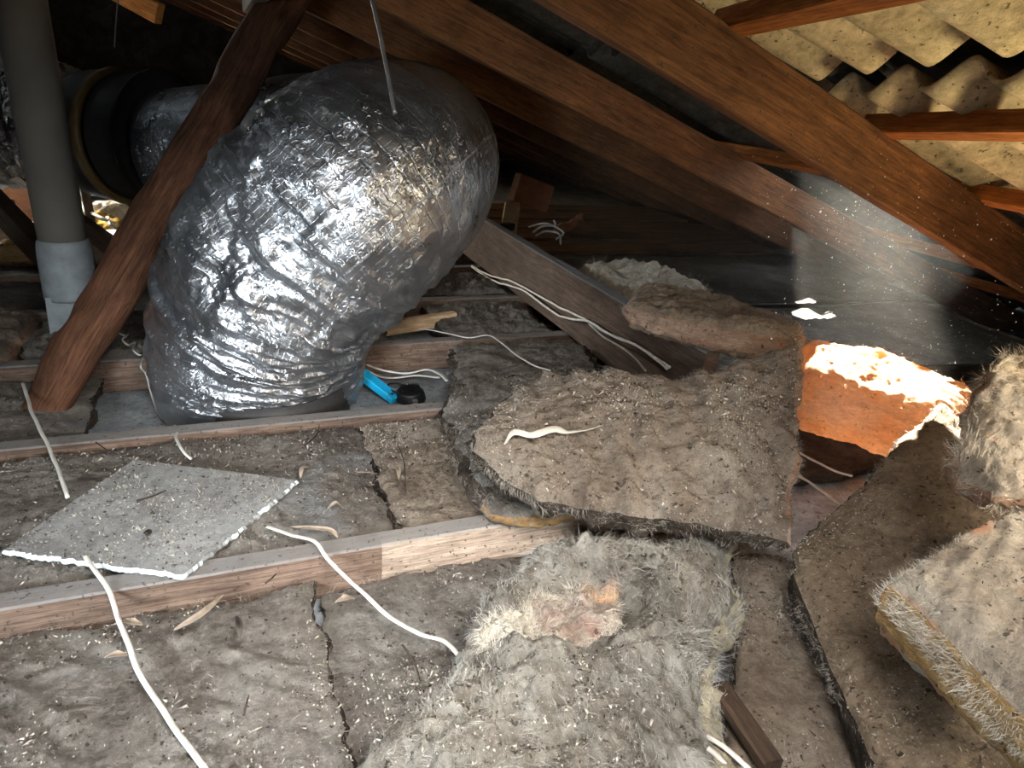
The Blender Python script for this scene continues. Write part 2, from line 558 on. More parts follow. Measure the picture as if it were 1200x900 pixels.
def tube(name, pts, rad, mat, parent=None, sides=8, per=8, flat=1.0, wob=0.0, closed_ends=True, seed=0, origin=None):
    P = catmull(pts, per) if per else np.array(pts, float)
    n = len(P)
    if np.isscalar(rad):
        rad = [rad] * len(pts)
    rr = np.interp(np.linspace(0, len(rad) - 1, n), np.arange(len(rad)), rad)
    T = np.gradient(P, axis=0)
    T /= np.maximum(np.linalg.norm(T, axis=1), 1e-9)[:, None]
    up = np.array([0, 0, 1.0])
    if abs(T[0] @ up) > 0.9:
        up = np.array([1.0, 0, 0])
    V = []
    N = np.cross(up, T[0])
    N /= np.linalg.norm(N)
    for i in range(n):
        N = N - (N @ T[i]) * T[i]
        N /= np.linalg.norm(N)
        B = np.cross(T[i], N)
        for k in range(sides):
            a = 2 * math.pi * k / sides
            V.append(P[i] + rr[i] * (math.cos(a) * N + flat * math.sin(a) * B))
    V = np.array(V)
    if wob:
        V += np.stack([vnoise(V * 18 + k * 9 + seed, seed + k) for k in range(3)], 1) * wob
    F = [(i * sides + k, i * sides + (k + 1) % sides, (i + 1) * sides + (k + 1) % sides, (i + 1) * sides + k) for i in range(n - 1) for k in range(sides)]
    if closed_ends:
        F.append(tuple(range(sides))[::-1])
        F.append(tuple((n - 1) * sides + k for k in range(sides)))
    return link_mesh(name, V, F, mat, parent, origin)


def shell_index(nu, nv, nw):
    """surface lattice of a box; returns integer ijk of each vertex, quads and the side of each quad"""
    def grid(a, b):
        return np.meshgrid(np.arange(a + 1), np.arange(b + 1), indexing='ij')
    keys, quads, side = [], [], []

    def key(i, j, k):
        return (i * (nv + 1) + j) * (nw + 1) + k

    def add(I, J, K, flip, sd):
        k = key(I, J, K)
        q = np.stack([k[:-1, :-1], k[1:, :-1], k[1:, 1:], k[:-1, 1:]], -1).reshape(-1, 4)
        if flip:
            q = q[:, ::-1]
        quads.append(q)
        side.append(np.full(len(q), sd))
    I, J = grid(nu, nv)
    add(I, J, np.full_like(I, 0), False, 0)
    add(I, J, np.full_like(I, nw), True, 1)
    I, K = grid(nu, nw)
    add(I, np.full_like(I, 0), K, True, 2)
    add(I, np.full_like(I, nv), K, False, 3)
    J, K = grid(nv, nw)
    add(np.full_like(J, 0), J, K, False, 4)
    add(np.full_like(J, nu), J, K, True, 5)
    Q = np.concatenate(quads)
    sd = np.concatenate(side)
    u, inv = np.unique(Q.ravel(), return_inverse=True)
    Q = inv.reshape(-1, 4)
    ijk = np.stack([u // ((nv + 1) * (nw + 1)), (u // (nw + 1)) % (nv + 1), u % (nw + 1)], 1)
    return ijk, Q, sd


def poly_eval(P, t):
    P = np.array(P, float)
    L = np.concatenate([[0], np.cumsum(np.linalg.norm(np.diff(P, axis=0), axis=1))])
    L /= L[-1]
    return np.stack([np.interp(t, L, P[:, k]) for k in range(3)], 1)


def batt(name, label, cat, a_b, d_c, a_d, b_c, thick, mats, group=None, res=0.006, lump=0.010, fine=0.004, lscale=9.0,
         ridge=None, ragged=0.012, seed=1, down=None, rnd_e=0.10, grit_size=0.0011, fibres=0, fib_mat='fib_grey', fib_len=0.018, grit=0,
         fib_edge=0.6, parent=None, fold=None, edge_label=None):
    """a slab of wool. Four outline polylines of its top face (a>b, d>c, a>d, b>c), thickness downwards"""
    lu = np.linalg.norm(np.diff(np.array(a_b), axis=0), axis=1).sum()
    lv = np.linalg.norm(np.diff(np.array(a_d), axis=0), axis=1).sum()
    nu = max(6, min(230, int(lu / res)))
    nv = max(6, min(230, int(lv / res)))
    nw = max(4, min(24, int(thick / res)))
    ijk, Q, sd = shell_index(nu, nv, nw)
    u, v, w = ijk[:, 0] / nu, ijk[:, 1] / nv, ijk[:, 2] / nw
    # rounded shoulders
    f = 1 - np.sqrt(np.maximum(0, 1 - np.abs(2 * w - 1) ** 5))
    s = 1 - rnd_e * 0.5 * f
    uu, vv = 0.5 + (u - 0.5) * s, 0.5 + (v - 0.5) * s
    e = np.maximum(np.abs(2 * u - 1) ** 14, np.abs(2 * v - 1) ** 14)
    ww = w + (0.5 - w) * e * 0.45
    A, B, C_, D = poly_eval(a_b, uu), poly_eval(d_c, uu), poly_eval(a_d, vv), poly_eval(b_c, vv)
    p00, p10, p01, p11 = [np.array(q, float) for q in (a_b[0], a_b[-1], d_c[0], d_c[-1])]
    U, V_ = uu[:, None], vv[:, None]
    P = (1 - V_) * A + V_ * B + (1 - U) * C_ + U * D - ((1 - U) * (1 - V_) * p00 + U * (1 - V_) * p10 + (1 - U) * V_ * p01 + U * V_ * p11)
    ex = (p10 - p00) + (p11 - p01)
    ex /= np.linalg.norm(ex)
    ey = (p01 - p00) + (p11 - p10)
    N = np.cross(ex, ey)
    N /= np.linalg.norm(N)
    if N[2] < 0:
        N = -N
        Q = Q[:, ::-1]
    else:
        pass
    ey = np.cross(N, ex)
    if ey @ ((p01 - p00) + (p11 - p10)) < 0:
        ey = -ey
    dn = -N if down is None else np.array(down, float) / np.linalg.norm(down)
    P = P + dn * (thick * ww)[:, None]
    a, b, c = 2 * u - 1, 2 * v - 1, 1 - 2 * w
    n = (a ** 9)[:, None] * ex + (b ** 9)[:, None] * ey + (c ** 5)[:, None] * N
    n /= np.maximum(np.linalg.norm(n, axis=1), 1e-6)[:, None]
    disp = lump * fbm(P * lscale, seed, 3) + fine * fbm(P * 60, seed + 11, 3, 0.65) + fine * 0.5 * fbm(P * 32, seed + 21, 2, ridged=True)
    if ridge:
        amp, direction, freq = ridge
        dd = np.array(direction, float)
        dd /= np.linalg.norm(dd)
        ph = P @ dd * freq + 1.2 * fbm(P * 5, seed + 31, 2)
        disp = disp + amp * np.sin(ph * 2 * math.pi) * (0.5 + 0.5 * fbm(P * 7, seed + 33, 2))
    side_amt = np.maximum(np.abs(a) ** 9, np.abs(b) ** 9)
    jag = ragged * side_amt * (fbm(P * 14, seed + 41, 4, 0.6))
    P = P + n * disp[:, None] + (a[:, None] ** 9 * ex + b[:, None] ** 9 * ey) * jag[:, None]
    if fold is not None:
        P = fold(P, u, v, w)
    fm = np.where(sd >= 2, 1, 0) if len(mats) > 1 else None
    if len(mats) > 2:
        fm = np.array([0, 0, 1, 1, 1, 1])[sd]
        fm[sd == mats[3]] = 2
        mats = mats[:3]
    o = link_mesh(name, P, Q, [MT[m] for m in mats], parent, fmat=fm)
    if label:
        tag(o, label, cat, group)
    rs = np.random.RandomState(seed)
    vis = (w < 0.6)
    fibres = int(fibres * 1.25)
    if fibres:
        wgt = np.where(vis, 1.0, 0.0) * (1 - fib_edge + fib_edge * 8 * side_amt)
        idx = rs.choice(len(P), fibres, p=wgt / wgt.sum())
        add_fibres('loose_fibres', P[idx], n[idx], o, MT[fib_mat], fib_len, rs)
    if grit:
        top = np.where(w == 0)[0]
        nz = fbm(P[top] * 6, seed + 51, 3)
        wgt = np.clip(nz + 0.4, 0.02, 1) ** 2
        idx = rs.choice(top, grit, p=wgt / wgt.sum())
        add_grit('grit', P[idx], n[idx], o, rs, grit_size)
    return o


def add_fibres(name, B, N, parent, mat, length, rs, width=0.00020):
    n = len(B)
    # strands follow a swirling flow over the surface
    g = np.stack([fbm(B * 9 + 31 * k, 300 + k, 2) for k in range(3)], 1) * 2.0
    g = g - np.sum(g * N, 1)[:, None] * N
    d = N * 0.22 + g + rs.normal(size=(n, 3)) * 0.33
    d /= np.linalg.norm(d, axis=1)[:, None]
    d2 = d - N * 0.35 + rs.normal(size=(n, 3)) * 0.35
    d2 /= np.linalg.norm(d2, axis=1)[:, None]
    L = length * (0.35 + rs.rand(n) ** 2 * 1.2)
    B0 = B - N * 0.0015
    M1 = B0 + d * (L * 0.5)[:, None]
    E1 = M1 + d2 * (L * 0.5)[:, None]
    s = np.cross(d, rs.normal(size=(n, 3)))
    s /= np.maximum(np.linalg.norm(s, axis=1), 1e-6)[:, None]
    s *= width
    V = np.stack([B0 - s, B0 + s, M1 + s, M1 - s, E1], 1).reshape(-1, 3)
    k = np.arange(n)[:, None] * 5
    F = np.concatenate([k + np.array([[0, 1, 2]]), k + np.array([[0, 2, 3]]), k + np.array([[3, 2, 4]])])
    o = link_mesh(name, V, F, mat, parent, smooth=False)
    o['kind'] = 'stuff'
    return o


def add_grit(name, B, N, parent, rs, size=0.0011, mats=None):
    n = len(B)
    sz = size * (0.5 + rs.rand(n) ** 3 * 2.2)
    base = np.array([[1, 0, 0], [-0.6, 0.8, 0], [-0.6, -0.8, 0], [0, 0, 0.7]], float)
    ax = rs.normal(size=(n, 3, 3))
    q, _ = np.linalg.qr(ax)
    stretch = np.stack([1 + rs.rand(n) ** 4 * 3.0, np.ones(n), np.ones(n)], 1)
    V = (base[None] * stretch[:, None]) @ q
    V = B[:, None] + N[:, None] * sz[:, None, None] * 0.6 + V * sz[:, None, None]
    k = np.arange(n)[:, None] * 4
    F = np.concatenate([k + np.array([[0, 1, 3]]), k + np.array([[1, 2, 3]]), k + np.array([[2, 0, 3]]), k + np.array([[0, 2, 1]])])
    fm = np.tile((rs.rand(n) < 0.28).astype(int), 4)
    o = link_mesh(name, V.reshape(-1, 3), F, [MT['grit'], MT['grit_dark']], parent, smooth=False, fmat=fm)
    o['kind'] = 'stuff'
    return o


def px(*pts):
    """outline from photo-measured points: (x, y, height)"""
    return [at(*p) for p in pts]


# ================================================================== STRUCTURE
TH = 0.3507                                   # roof fall per metre
ROOF0 = 1.078                                 # underside of the rafters at x = 0


def zr(x, o=0.0):
    return ROOF0 + o - TH * x


def grid_slab(name, x0, x1, y0, y1, z, t, mat, kind='structure', n=1):
    V = [(x, y, zz) for zz in (z - t, z) for x, y in ((x0, y0), (x1, y0), (x1, y1), (x0, y1))]
    F = [(0, 3, 2, 1), (4, 5, 6, 7), (0, 1, 5, 4), (1, 2, 6, 5), (2, 3, 7, 6), (3, 0, 4, 7)]
    o = link_mesh(name, V, F, mat, smooth=False)
    o['kind'] = kind
    return o


floor = grid_slab('floor', -5.2, 3.6, -1.6, 8.0, 0.0, 0.03, MT['ceiling'])

# gable walls and the outer eaves walls closing the loft
grid_slab('wall_back', -5.2, 3.6, 8.0, 8.1, 2.2, 2.23, MT['roof_dark'])
grid_slab('wall_front', -5.2, 3.6, -1.7, -1.6, 2.2, 2.23, MT['roof_dark'])

# ---- roof of corrugated fibre-cement sheets (right slope), each sheet a piece
PITCH = 0.140
AMP = 0.021
SX = [(-1.30, 1.045), (0.985, 3.62)]

# broken places that let the sun in: (x0, x1, y0, y1)
HOLES = [(1.60, 1.84, 1.33, 1.72), (1.72, 2.10, 1.56, 1.735), (2.39, 2.50, 2.36, 2.53)]


def in_hole(x, y):
    j = 0.022 * math.sin(x * 61 + y * 17) + 0.015 * math.sin(y * 93 + 1.3)
    for a, b, c, d in HOLES:
        if a + j < x < b + j and c - j < y < d + j:
            return True
    return False


SKEW = 0.22                                   # the sheets nearest the camera are laid askew


def roof_sheet(x0, x1, y0, y1, off, mat, parent, ends=0.007, y_phase=0.0, skew=0.0, off2=None):
    nx = max(6, int((x1 - x0) / 0.03))
    ny = max(8, int((y1 - y0) / 0.00875))
    X = np.linspace(x0, x1, nx + 1)
    Y = np.linspace(y0, y1, ny + 1)
    off2 = off if off2 is None else off2
    V, F = [], []
    nrm = np.array([TH, 0, 1.0]) / math.hypot(TH, 1)
    for layer in (0, 1):
        for i_, x in enumerate(X):
            for y in Y:
                h = -AMP * math.cos(2 * math.pi * (y - y_phase) / PITCH) + 0.002 * math.sin(x * 9 + y * 5)
                xx, yy_ = x + skew * (y - 0.98), y - skew * (x - 1.05)
                o_ = off + (off2 - off) * i_ / nx
                p = np.array([xx, yy_, zr(xx, o_)]) + nrm * (h + (ends if layer else 0))
                V.append(p)
    k = (nx + 1) * (ny + 1)
    keep = {}
    for i in range(nx):
        for j in range(ny):
            a = i * (ny + 1) + j
            c = (V[a] + V[a + ny + 2]) / 2
            if in_hole(c[0], c[1]):
                continue
            keep[(i, j)] = 1
            F.append((a, a + 1, a + ny + 2, a + ny + 1))
            F.append((k + a, k + a + ny + 1, k + a + ny + 2, k + a + 1))
    for (i, j) in keep:
        a = i * (ny + 1) + j
        for (di, dj, p, q) in ((-1, 0, a, a + 1), (1, 0, a + ny + 2, a + ny + 1), (0, -1, a + ny + 1, a), (0, 1, a + 1, a + ny + 2)):
            if (i + di, j + dj) not in keep:
                F.append((q, p, k + p, k + q))
    return link_mesh('roof_sheet', V, F, mat, parent)


ceil = bpy.data.objects.new('ceiling', None)
COL.objects.link(ceil)
ceil['kind'] = 'structure'
ph = 0.831
yy = 1.06
while yy < 7.6:
    y1 = min(yy + 7.5 * PITCH, 8.05)
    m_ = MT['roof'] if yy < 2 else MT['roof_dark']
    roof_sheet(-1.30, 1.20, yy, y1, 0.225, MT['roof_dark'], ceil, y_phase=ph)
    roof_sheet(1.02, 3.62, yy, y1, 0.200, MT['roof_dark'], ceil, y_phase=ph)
    yy += 7 * PITCH
# the nearer strip, seen to the right of the first rafter, with an open lap
for k in range(3):
    y1 = 1.13 - k * 7 * PITCH
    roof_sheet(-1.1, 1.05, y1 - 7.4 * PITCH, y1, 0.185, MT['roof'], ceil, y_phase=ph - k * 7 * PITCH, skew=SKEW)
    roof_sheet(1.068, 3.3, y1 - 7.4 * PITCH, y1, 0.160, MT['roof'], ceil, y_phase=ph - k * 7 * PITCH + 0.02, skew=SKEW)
# added dark slab over the lap, blocks the sky and supplies its shade
def slab_on_roof(name, x0, x1, y0, y1, off, t, mat, skew):
    c = []
    for (x, y) in ((x0, y0), (x1, y0), (x1, y1), (x0, y1)):
        xx, yy_ = x + skew * (y - 0.98), y - skew * (x - 1.05)
        c.append((xx, yy_, zr(xx, off)))
    V = c + [(x, y, z + t) for x, y, z in c]
    F = [(0, 3, 2, 1), (4, 5, 6, 7), (0, 1, 5, 4), (1, 2, 6, 5), (2, 3, 7, 6), (3, 0, 4, 7)]
    return link_mesh(name, V, F, mat, ceil, smooth=False)


slab_on_roof('lap_shade_slab', -1.35, 3.5, -1.9, 1.10, 0.238, 0.01, MT['roof_dark'], 0.0)
# left slope, dark, seen only dimly
zl = zr(-1.3, 0.16)
V = [(-1.3, -1.62, zl), (-1.3, 8.05, zl), (-5.3, 8.05, zl - 1.35), (-5.3, -1.62, zl - 1.35)]
V += [(x, y, z + 0.03) for x, y, z in V]
F = [(0, 3, 2, 1), (4, 5, 6, 7), (0, 1, 5, 4), (1, 2, 6, 5), (2, 3, 7, 6), (3, 0, 4, 7)]
link_mesh('roof_slope', V, F, MT['roof_dark'], ceil, smooth=False)
for nm, x in (('wall_left', -5.25), ('wall_right', 3.62)):
    grid_slab(nm, x, x + 0.06, -1.62, 8.05, 0.9 if x < 0 else 0.25, 0.93 if x < 0 else 0.28, MT['roof_dark'])

# ---- rafters
RY = [1.0 + 0.78 * k for k in range(8)]
RLAB = ['brown sawn rafter nearest the camera, crossing the top right corner',
        'second rafter from the camera, brown, its lower end grey with dust below the sun gap',
        'third rafter from the camera, with an orange-lit lower edge',
        'fourth rafter from the camera, dark, showing as a thin lit edge beside the foil duct',
        'fifth rafter from the camera, a thin dim edge beyond the foil duct',
        'sixth rafter from the camera, dim and hung with cobwebs',
        'seventh rafter from the camera, deep in the dark end of the loft',
        'farthest rafter at the dark end of the loft']
for k, y in enumerate(RY):
    m = MT['rafter'] if k in (0, 1, 2) else MT['rafter_dark']
    o = beam('rafter', (-1.25, y + 0.021, zr(-1.25)), (3.3, y + 0.021, zr(3.3)), 0.042, 0.108, m, seed=k + 1, rough=0.0016)
    tag(o, RLAB[k], 'rafter', 'roof rafters')
for k, y in enumerate([1.9, 3.2, 4.6, 6.0]):
    o = beam('rafter', (-5.1, y, zl - 0.13 - 1.30), (-1.35, y, zl - 0.13), 0.05, 0.10, MT['dark_wood'], seed=k + 30)
    tag(o, ['nearest', 'second nearest', 'second farthest', 'farthest'][k] + ' dark rafter of the far roof slope at the upper left', 'rafter', 'rafters of the far slope')

# ---- roof battens on top of the rafters
BX = [(-0.1, 'dark roof batten high above the foil duct'), (0.34, 'roof batten above the rafters, just outside the top edge'),
      (0.775, 'reddish roof batten at the top edge of the picture, meeting the nearest rafter'),
      (1.165, 'orange-red roof batten below the overlap of the corrugated sheets'),
      (1.50, 'roof batten just uphill of the sunny gap'), (2.28, 'roof batten just downhill of the sunny gap'), (2.75, 'lowest roof batten by the eaves')]
for k, (x, lab) in enumerate(BX):
    dx = {2: -0.10, 3: -0.13}.get(k, 0.0)
    p0 = Vector((x + dx * 1.0, 0.40 if dx else -1.5, zr(x + dx, 0.110)))
    p1 = Vector((x, 1.02, zr(x, 0.110)))
    if dx:
        s = (p1 - p0) / (p1.y - p0.y)
        p0 = p1 + s * (-1.6 - p1.y)
        p1 = p1 + s * 0.04
        o = beam('roof_batten', p0, p1, 0.040, 0.036, MT['batten'], up=(TH, 0, 1), seed=40 + k)
    else:
        o = beam('roof_batten', p0, (x, 7.9, zr(x, 0.110)), 0.040, 0.036, MT['batten'] if x > 0.5 else MT['rafter_dark'], up=(TH, 0, 1), seed=40 + k)
    tag(o, lab, 'batten')

# ---- ceiling joists
JL = [(0.93, 'dusty ceiling joist in the foreground with a bare pale patch on its face', 'joist'),
      (1.412, 'dusty ceiling joist running just in front of the foil duct', 'joist'),
      (1.85, 'ceiling joist behind the blue plastic box', 'joist'),
      (2.262, 'dusty ceiling joist behind the foil duct, second bay back', 'joist'),
      (2.70, 'far ceiling joist beside the hanging beam', 'joist'),
      (3.15, 'dim ceiling joist towards the far debris', 'joist')]
for k, (y, lab, m) in enumerate(JL):
    if k == 0:
        # the bare stretch of timber right of the board offcut is paler
        o = empty('ceiling_joist', (0.5, y, 0.001), lab, 'joist', 'ceiling joists')
        beam('dusty_length', (-1.6, y + 0.02, 0.001), (0.20, y + 0.02, 0.001), 0.040, 0.089, MT['joist'], seed=51, parent=o)
        b2 = beam('bare_length', (0.20, y + 0.02, 0.001), (0.98, y + 0.02, 0.001), 0.040, 0.089, MT['joist_pale'], seed=52, parent=o)
        b2['label'] = 'pale bare timber stretch with dark grit'
    else:
        o = beam('ceiling_joist', (-1.9, y + 0.02, 0.001), (1.12, y + 0.02, 0.001), 0.040, 0.089, MT[m], seed=53 + k)
        tag(o, lab, 'joist', 'ceiling joists')

# ---- hanging beam across the joists
o = beam('hanging_beam', (1.012, 1.17, 0.092), (1.012, 3.65, 0.092), 0.040, 0.198, MT['beam'], seed=61, rough=0.002)
tag(o, 'deep dark timber beam standing on the joists beside the white cables', 'beam')

# ================================================================== BIG FOIL DUCT
def duct(name, ctrl, mat, parent, nring=420, nseg=300, crumple=1.0, seed=3, cinch=()):
    """ctrl: (px, py, depth, radius)"""
    P = catmull([dep(a, b, d) for a, b, d, r in ctrl], 40)
    rr = catmull([(r, 0, 0) for a, b, d, r in ctrl], 40)[:, 0]
    L = np.concatenate([[0], np.cumsum(np.linalg.norm(np.diff(P, axis=0), axis=1))])
    t = np.linspace(0, L[-1], nring)
    P = np.stack([np.interp(t, L, P[:, k]) for k in range(3)], 1)
    rr = np.interp(t, L, rr)
    T = np.gradient(P, axis=0)
    T /= np.linalg.norm(T, axis=1)[:, None]
    N = np.array([0.0, -1.0, 0.0])
    Ns, Bs = [], []
    for i in range(nring):
        N = N - (N @ T[i]) * T[i]
        N /= np.linalg.norm(N)
        Ns.append(N)
        Bs.append(np.cross(T[i], N))
    Ns, Bs = np.array(Ns), np.array(Bs)
    # bend curvature: the inside of a bend gathers in folds
    K = np.gradient(T, axis=0) / np.gradient(t)[:, None]
    th = np.linspace(0, 2 * math.pi, nseg, endpoint=False)
    ct, st = np.cos(th), np.sin(th)
    n = ct[None, :, None] * Ns[:, None] + st[None, :, None] * Bs[:, None]
    cin = np.einsum('ik,ijk->ij', K, n)                # > 0 on the inside of a bend
    inside = np.clip(cin / (np.abs(cin).max() + 1e-6) * 1.6, 0, 1)
    tt = np.repeat(t[:, None], nseg, 1)
    aa = np.repeat((th * 0.27)[None], nring, 0)
    circ = np.stack([ct[None] * 0.27 + 0 * tt, st[None] * 0.27 + 0 * tt, tt], -1).reshape(-1, 3)
    q = circ * np.array([6, 6, 16])
    fold = fbm(q + 0.7 * np.stack([vnoise(circ * 7, seed + 60)] * 3, 1), seed, 4, 0.55, ridged=True).reshape(nring, nseg)
    diag = circ.copy()
    diag[:, 2] += 0.9 * circ[:, 0] + 0.35 * circ[:, 1]
    f2 = fbm(diag * np.array([5, 5, 30]), seed + 5, 3, 0.55, ridged=True).reshape(nring, nseg)
    f3 = fbm(circ * np.array([34, 34, 60]), seed + 9, 3, 0.6).reshape(nring, nseg)
    soft = fbm(circ * 3.2, seed + 13, 2).reshape(nring, nseg)
    low = np.exp(-((tt / L[-1] - 0.20) / 0.13) ** 2)
    band = fbm(circ * np.array([5, 5, 24]) + 0.5 * np.stack([vnoise(circ * 9, seed + 62)] * 3, 1), seed + 17, 4, 0.5, ridged=True).reshape(nring, nseg)
    d = 0.016 * soft + crumple * (0.001 + 0.020 * inside) * fold + crumple * (0.001 + 0.008 * inside) * f2 + 0.0010 * crumple * f3 + 0.024 * low * (band - 0.3) * crumple
    for tc, wdt, dp in cinch:
        g = np.exp(-((tt - tc * L[-1]) / wdt) ** 2)
        d = d - dp * g * (0.75 + 0.5 * vnoise(circ * np.array([30, 30, 2]), seed + 71).reshape(nring, nseg))
    V = P[:, None] + n * (rr[:, None] + d)[..., None]
    V = V.reshape(-1, 3)
    i, j = np.meshgrid(np.arange(nring - 1), np.arange(nseg), indexing='ij')
    j2 = (j + 1) % nseg
    F = np.stack([i * nseg + j, i * nseg + j2, (i + 1) * nseg + j2, (i + 1) * nseg + j], -1).reshape(-1, 4)
    F = F[:, ::-1]
    o = link_mesh(name, V, F, mat, parent)
    me = o.data
    uvl = me.uv_layers.new(name='UVMap')
    uu = np.stack([np.concatenate([aa, aa], 1)[:, :nseg].ravel(), tt.ravel()], 1)
    vi = np.zeros(len(me.loops), np.int32)
    me.loops.foreach_get('vertex_index', vi)
    uvl.data.foreach_set('uv', uu[vi].ravel())
    return o, P, T, rr


base = (0.06, 1.66, 0.0)
dct = empty('insulated_duct', base, 'large crumpled silver foil duct arching up from the plasterboard', 'duct')
CT = [(308, 484, 1.80, 0.205), (303, 466, 1.79, 0.240), (302, 428, 1.76, 0.258), (307, 378, 1.70, 0.264), (334, 320, 1.63, 0.264),
      (376, 272, 1.59, 0.265), (416, 234, 1.59, 0.264), (448, 206, 1.66, 0.258), (466, 192, 1.82, 0.255), (458, 182, 2.04, 0.245), (400, 172, 2.24, 0.225),
      (320, 172, 2.34, 0.215), (245, 176, 2.40, 0.210), (205, 176, 2.44, 0.205)]
duct('foil_jacket', CT, MT['foil'], dct, nring=620, nseg=300, cinch=((0.115, 0.018, 0.012),))
# collar and start ring at the foot
def ring(name, c, axis, r, t, hgt, mat, parent, n=64):
    c = np.array(c, float)
    a = np.array(axis, float)
    a /= np.linalg.norm(a)
    x = np.cross(a, [0.3, 0.9, 0.1])
    x /= np.linalg.norm(x)
    y = np.cross(a, x)
    V, F = [], []
    prof = [(r, 0), (r, hgt), (r - t, hgt), (r - t, 0)]
    for k in range(n):
        th = 2 * math.pi * k / n
        for rr_, h in prof:
            V.append(c + (x * math.cos(th) + y * math.sin(th)) * rr_ + a * h)
    for k in range(n):
        k2 = (k + 1) % n
        for q in range(4):
            q2 = (q + 1) % 4
            F.append((k * 4 + q, k2 * 4 + q, k2 * 4 + q2, k * 4 + q2))
    return link_mesh(name, V, F, mat, parent)


ring('collar', (0.075, 1.655, 0.001), (0, 0, 1), 0.19, 0.006, 0.10, MT['duct_black'], dct)

# rear ductwork: fitting, flange and second duct
fit_c = dep(128, 160, 2.56)
fit = empty('duct_fitting', fit_c, 'dark branch fitting joining the two rear foil ducts', 'duct fitting')
ax = dep(190, 158, 2.48) - dep(70, 150, 2.62)
tube('body', [dep(205, 158, 2.46), dep(170, 160, 2.50), dep(130, 160, 2.54), dep(112, 157, 2.57), dep(102, 154, 2.58)],
     [0.20, 0.222, 0.228, 0.215, 0.20], MT['duct_black'], fit, sides=40, per=8)
ring('mustard_band', dep(150, 162, 2.50), ax, 0.238, 0.02, 0.035, MT['brown_plastic'], fit)
ring('flange', dep(196, 166, 2.42), ax, 0.235, 0.10, 0.012, MT['duct_black'], fit)
d2 = empty('insulated_duct', dep(20, 140, 2.66), 'second foil duct behind the flue pipe at the left edge', 'duct')
duct('foil_jacket', [(96, 152, 2.59, 0.20), (78, 150, 2.60, 0.225), (40, 145, 2.62, 0.235), (0, 140, 2.66, 0.24), (-60, 138, 2.70, 0.24), (-130, 138, 2.76, 0.23)],
     MT['foil_rear'], d2, nring=160, nseg=200, crumple=1.5, seed=21)

# ================================================================== FLUE PIPE, POLE, STRAP
fl = empty('flue_pipe', (-0.43, 2.11, 0.0), 'grey vertical flue pipe with a galvanised collar at the left edge', 'pipe')
bx, by = -0.400, 2.10
tube('pipe', [(bx, by, 0.32), (bx, by, 0.6), (bx, by, 0.9), (bx, by, 1.22)], 0.056, MT['pipe'], fl, sides=40, per=4)
tube('collar', [(bx, by, 0.190), (bx, by, 0.195), (bx, by, 0.30), (bx, by, 0.335), (bx, by, 0.345)], [0.066, 0.067, 0.065, 0.061, 0.056], MT['galv'], fl, sides=40, per=4)
# lower part: folded flat sheet cover
V = []
for z, hw, dy in ((0.0, 0.062, 0.055), (0.10, 0.058, 0.054), (0.20, 0.054, 0.052)):
    V += [(bx - hw, by - dy, z), (bx + hw, by - dy - 0.006, z), (bx + hw, by + 0.05, z), (bx - hw, by + 0.05, z)]
F = [(a + 4 * i, (a + 1) % 4 + 4 * i, (a + 1) % 4 + 4 * (i + 1), a + 4 * (i + 1)) for i in range(2) for a in range(4)] + [(3, 2, 1, 0), (8, 9, 10, 11)]
link_mesh('lower_casing', V, F, MT['galv'], fl, smooth=False)

foot = at(50, 488, 0.035)
top = dep(345, -25, 1.92)
Lp = float(np.linalg.norm(top - foot))
wv_ = [0, 0.004, -0.003, 0.006, 0.0, -0.006, 0.003, 0]
o = tube('roof_strut', [(Lp * t, wv_[k], wv_[(k * 3) % 8]) for k, t in enumerate((0, 0.12, 0.25, 0.4, 0.55, 0.7, 0.85, 1.0))],
         [0.050, 0.058, 0.060, 0.061, 0.062, 0.063, 0.067, 0.069], MT['pole'], sides=40, per=16, flat=0.82, wob=0.005, seed=4, origin=(0, 0, 0))
ex_ = Vector(top - foot).normalized()
ey_ = Vector((0, 0, 1)).cross(ex_).normalized()
mw = Matrix((ex_, ey_, ex_.cross(ey_))).transposed().to_4x4()
mw.translation = Vector(foot)
o.matrix_basis = mw
tag(o, 'rough reddish-brown timber pole leaning up to the roof in front of the flue pipe', 'strut')

s0, s1 = dep(463, 133, 1.15), dep(434, -12, 1.15)
o = tube('hanging_strap', [s0, s0 * 0.5 + s1 * 0.5 + np.array([0.002, 0, 0]), s1, s1 + (s1 - s0) * 0.75], 0.0038, MT['strap'], sides=8, per=20, wob=0.0012)
tag(o, 'thin grey twisted hanger strap dangling above the foil duct', 'strap')
s0, s1 = dep(134, 55, 2.2), dep(139, -12, 2.2)
o = tube('hanging_strap', [s0, s0 * 0.5 + s1 * 0.5, s1 + (s1 - s0) * 0.2], 0.0022, MT['strap'], sides=8, per=10, wob=0.001)
tag(o, 'thin wire hanger at the top left, above the rear fitting', 'strap')

# ================================================================== WOOL BATTS
# --- flat batts lying between the joists
def bay(label, x0, x1, y0, y1, z, seed, mats=('batt_floor', 'cut_dark'), group='flat batts between the joists', z2=None, **kw):
    z2 = z if z2 is None else z2
    a, b, c, d = (x0, y0, z), (x1, y0, z2), (x1, y1, z2), (x0, y1, z)
    return batt('insulation_batt', label, 'insulation', [a, b], [d, c], [a, d], [b, c], min(z, z2) - 0.006, mats, group=group, seed=seed,
                down=(0, 0, -1), rnd_e=0.02, ragged=0.018, **kw)


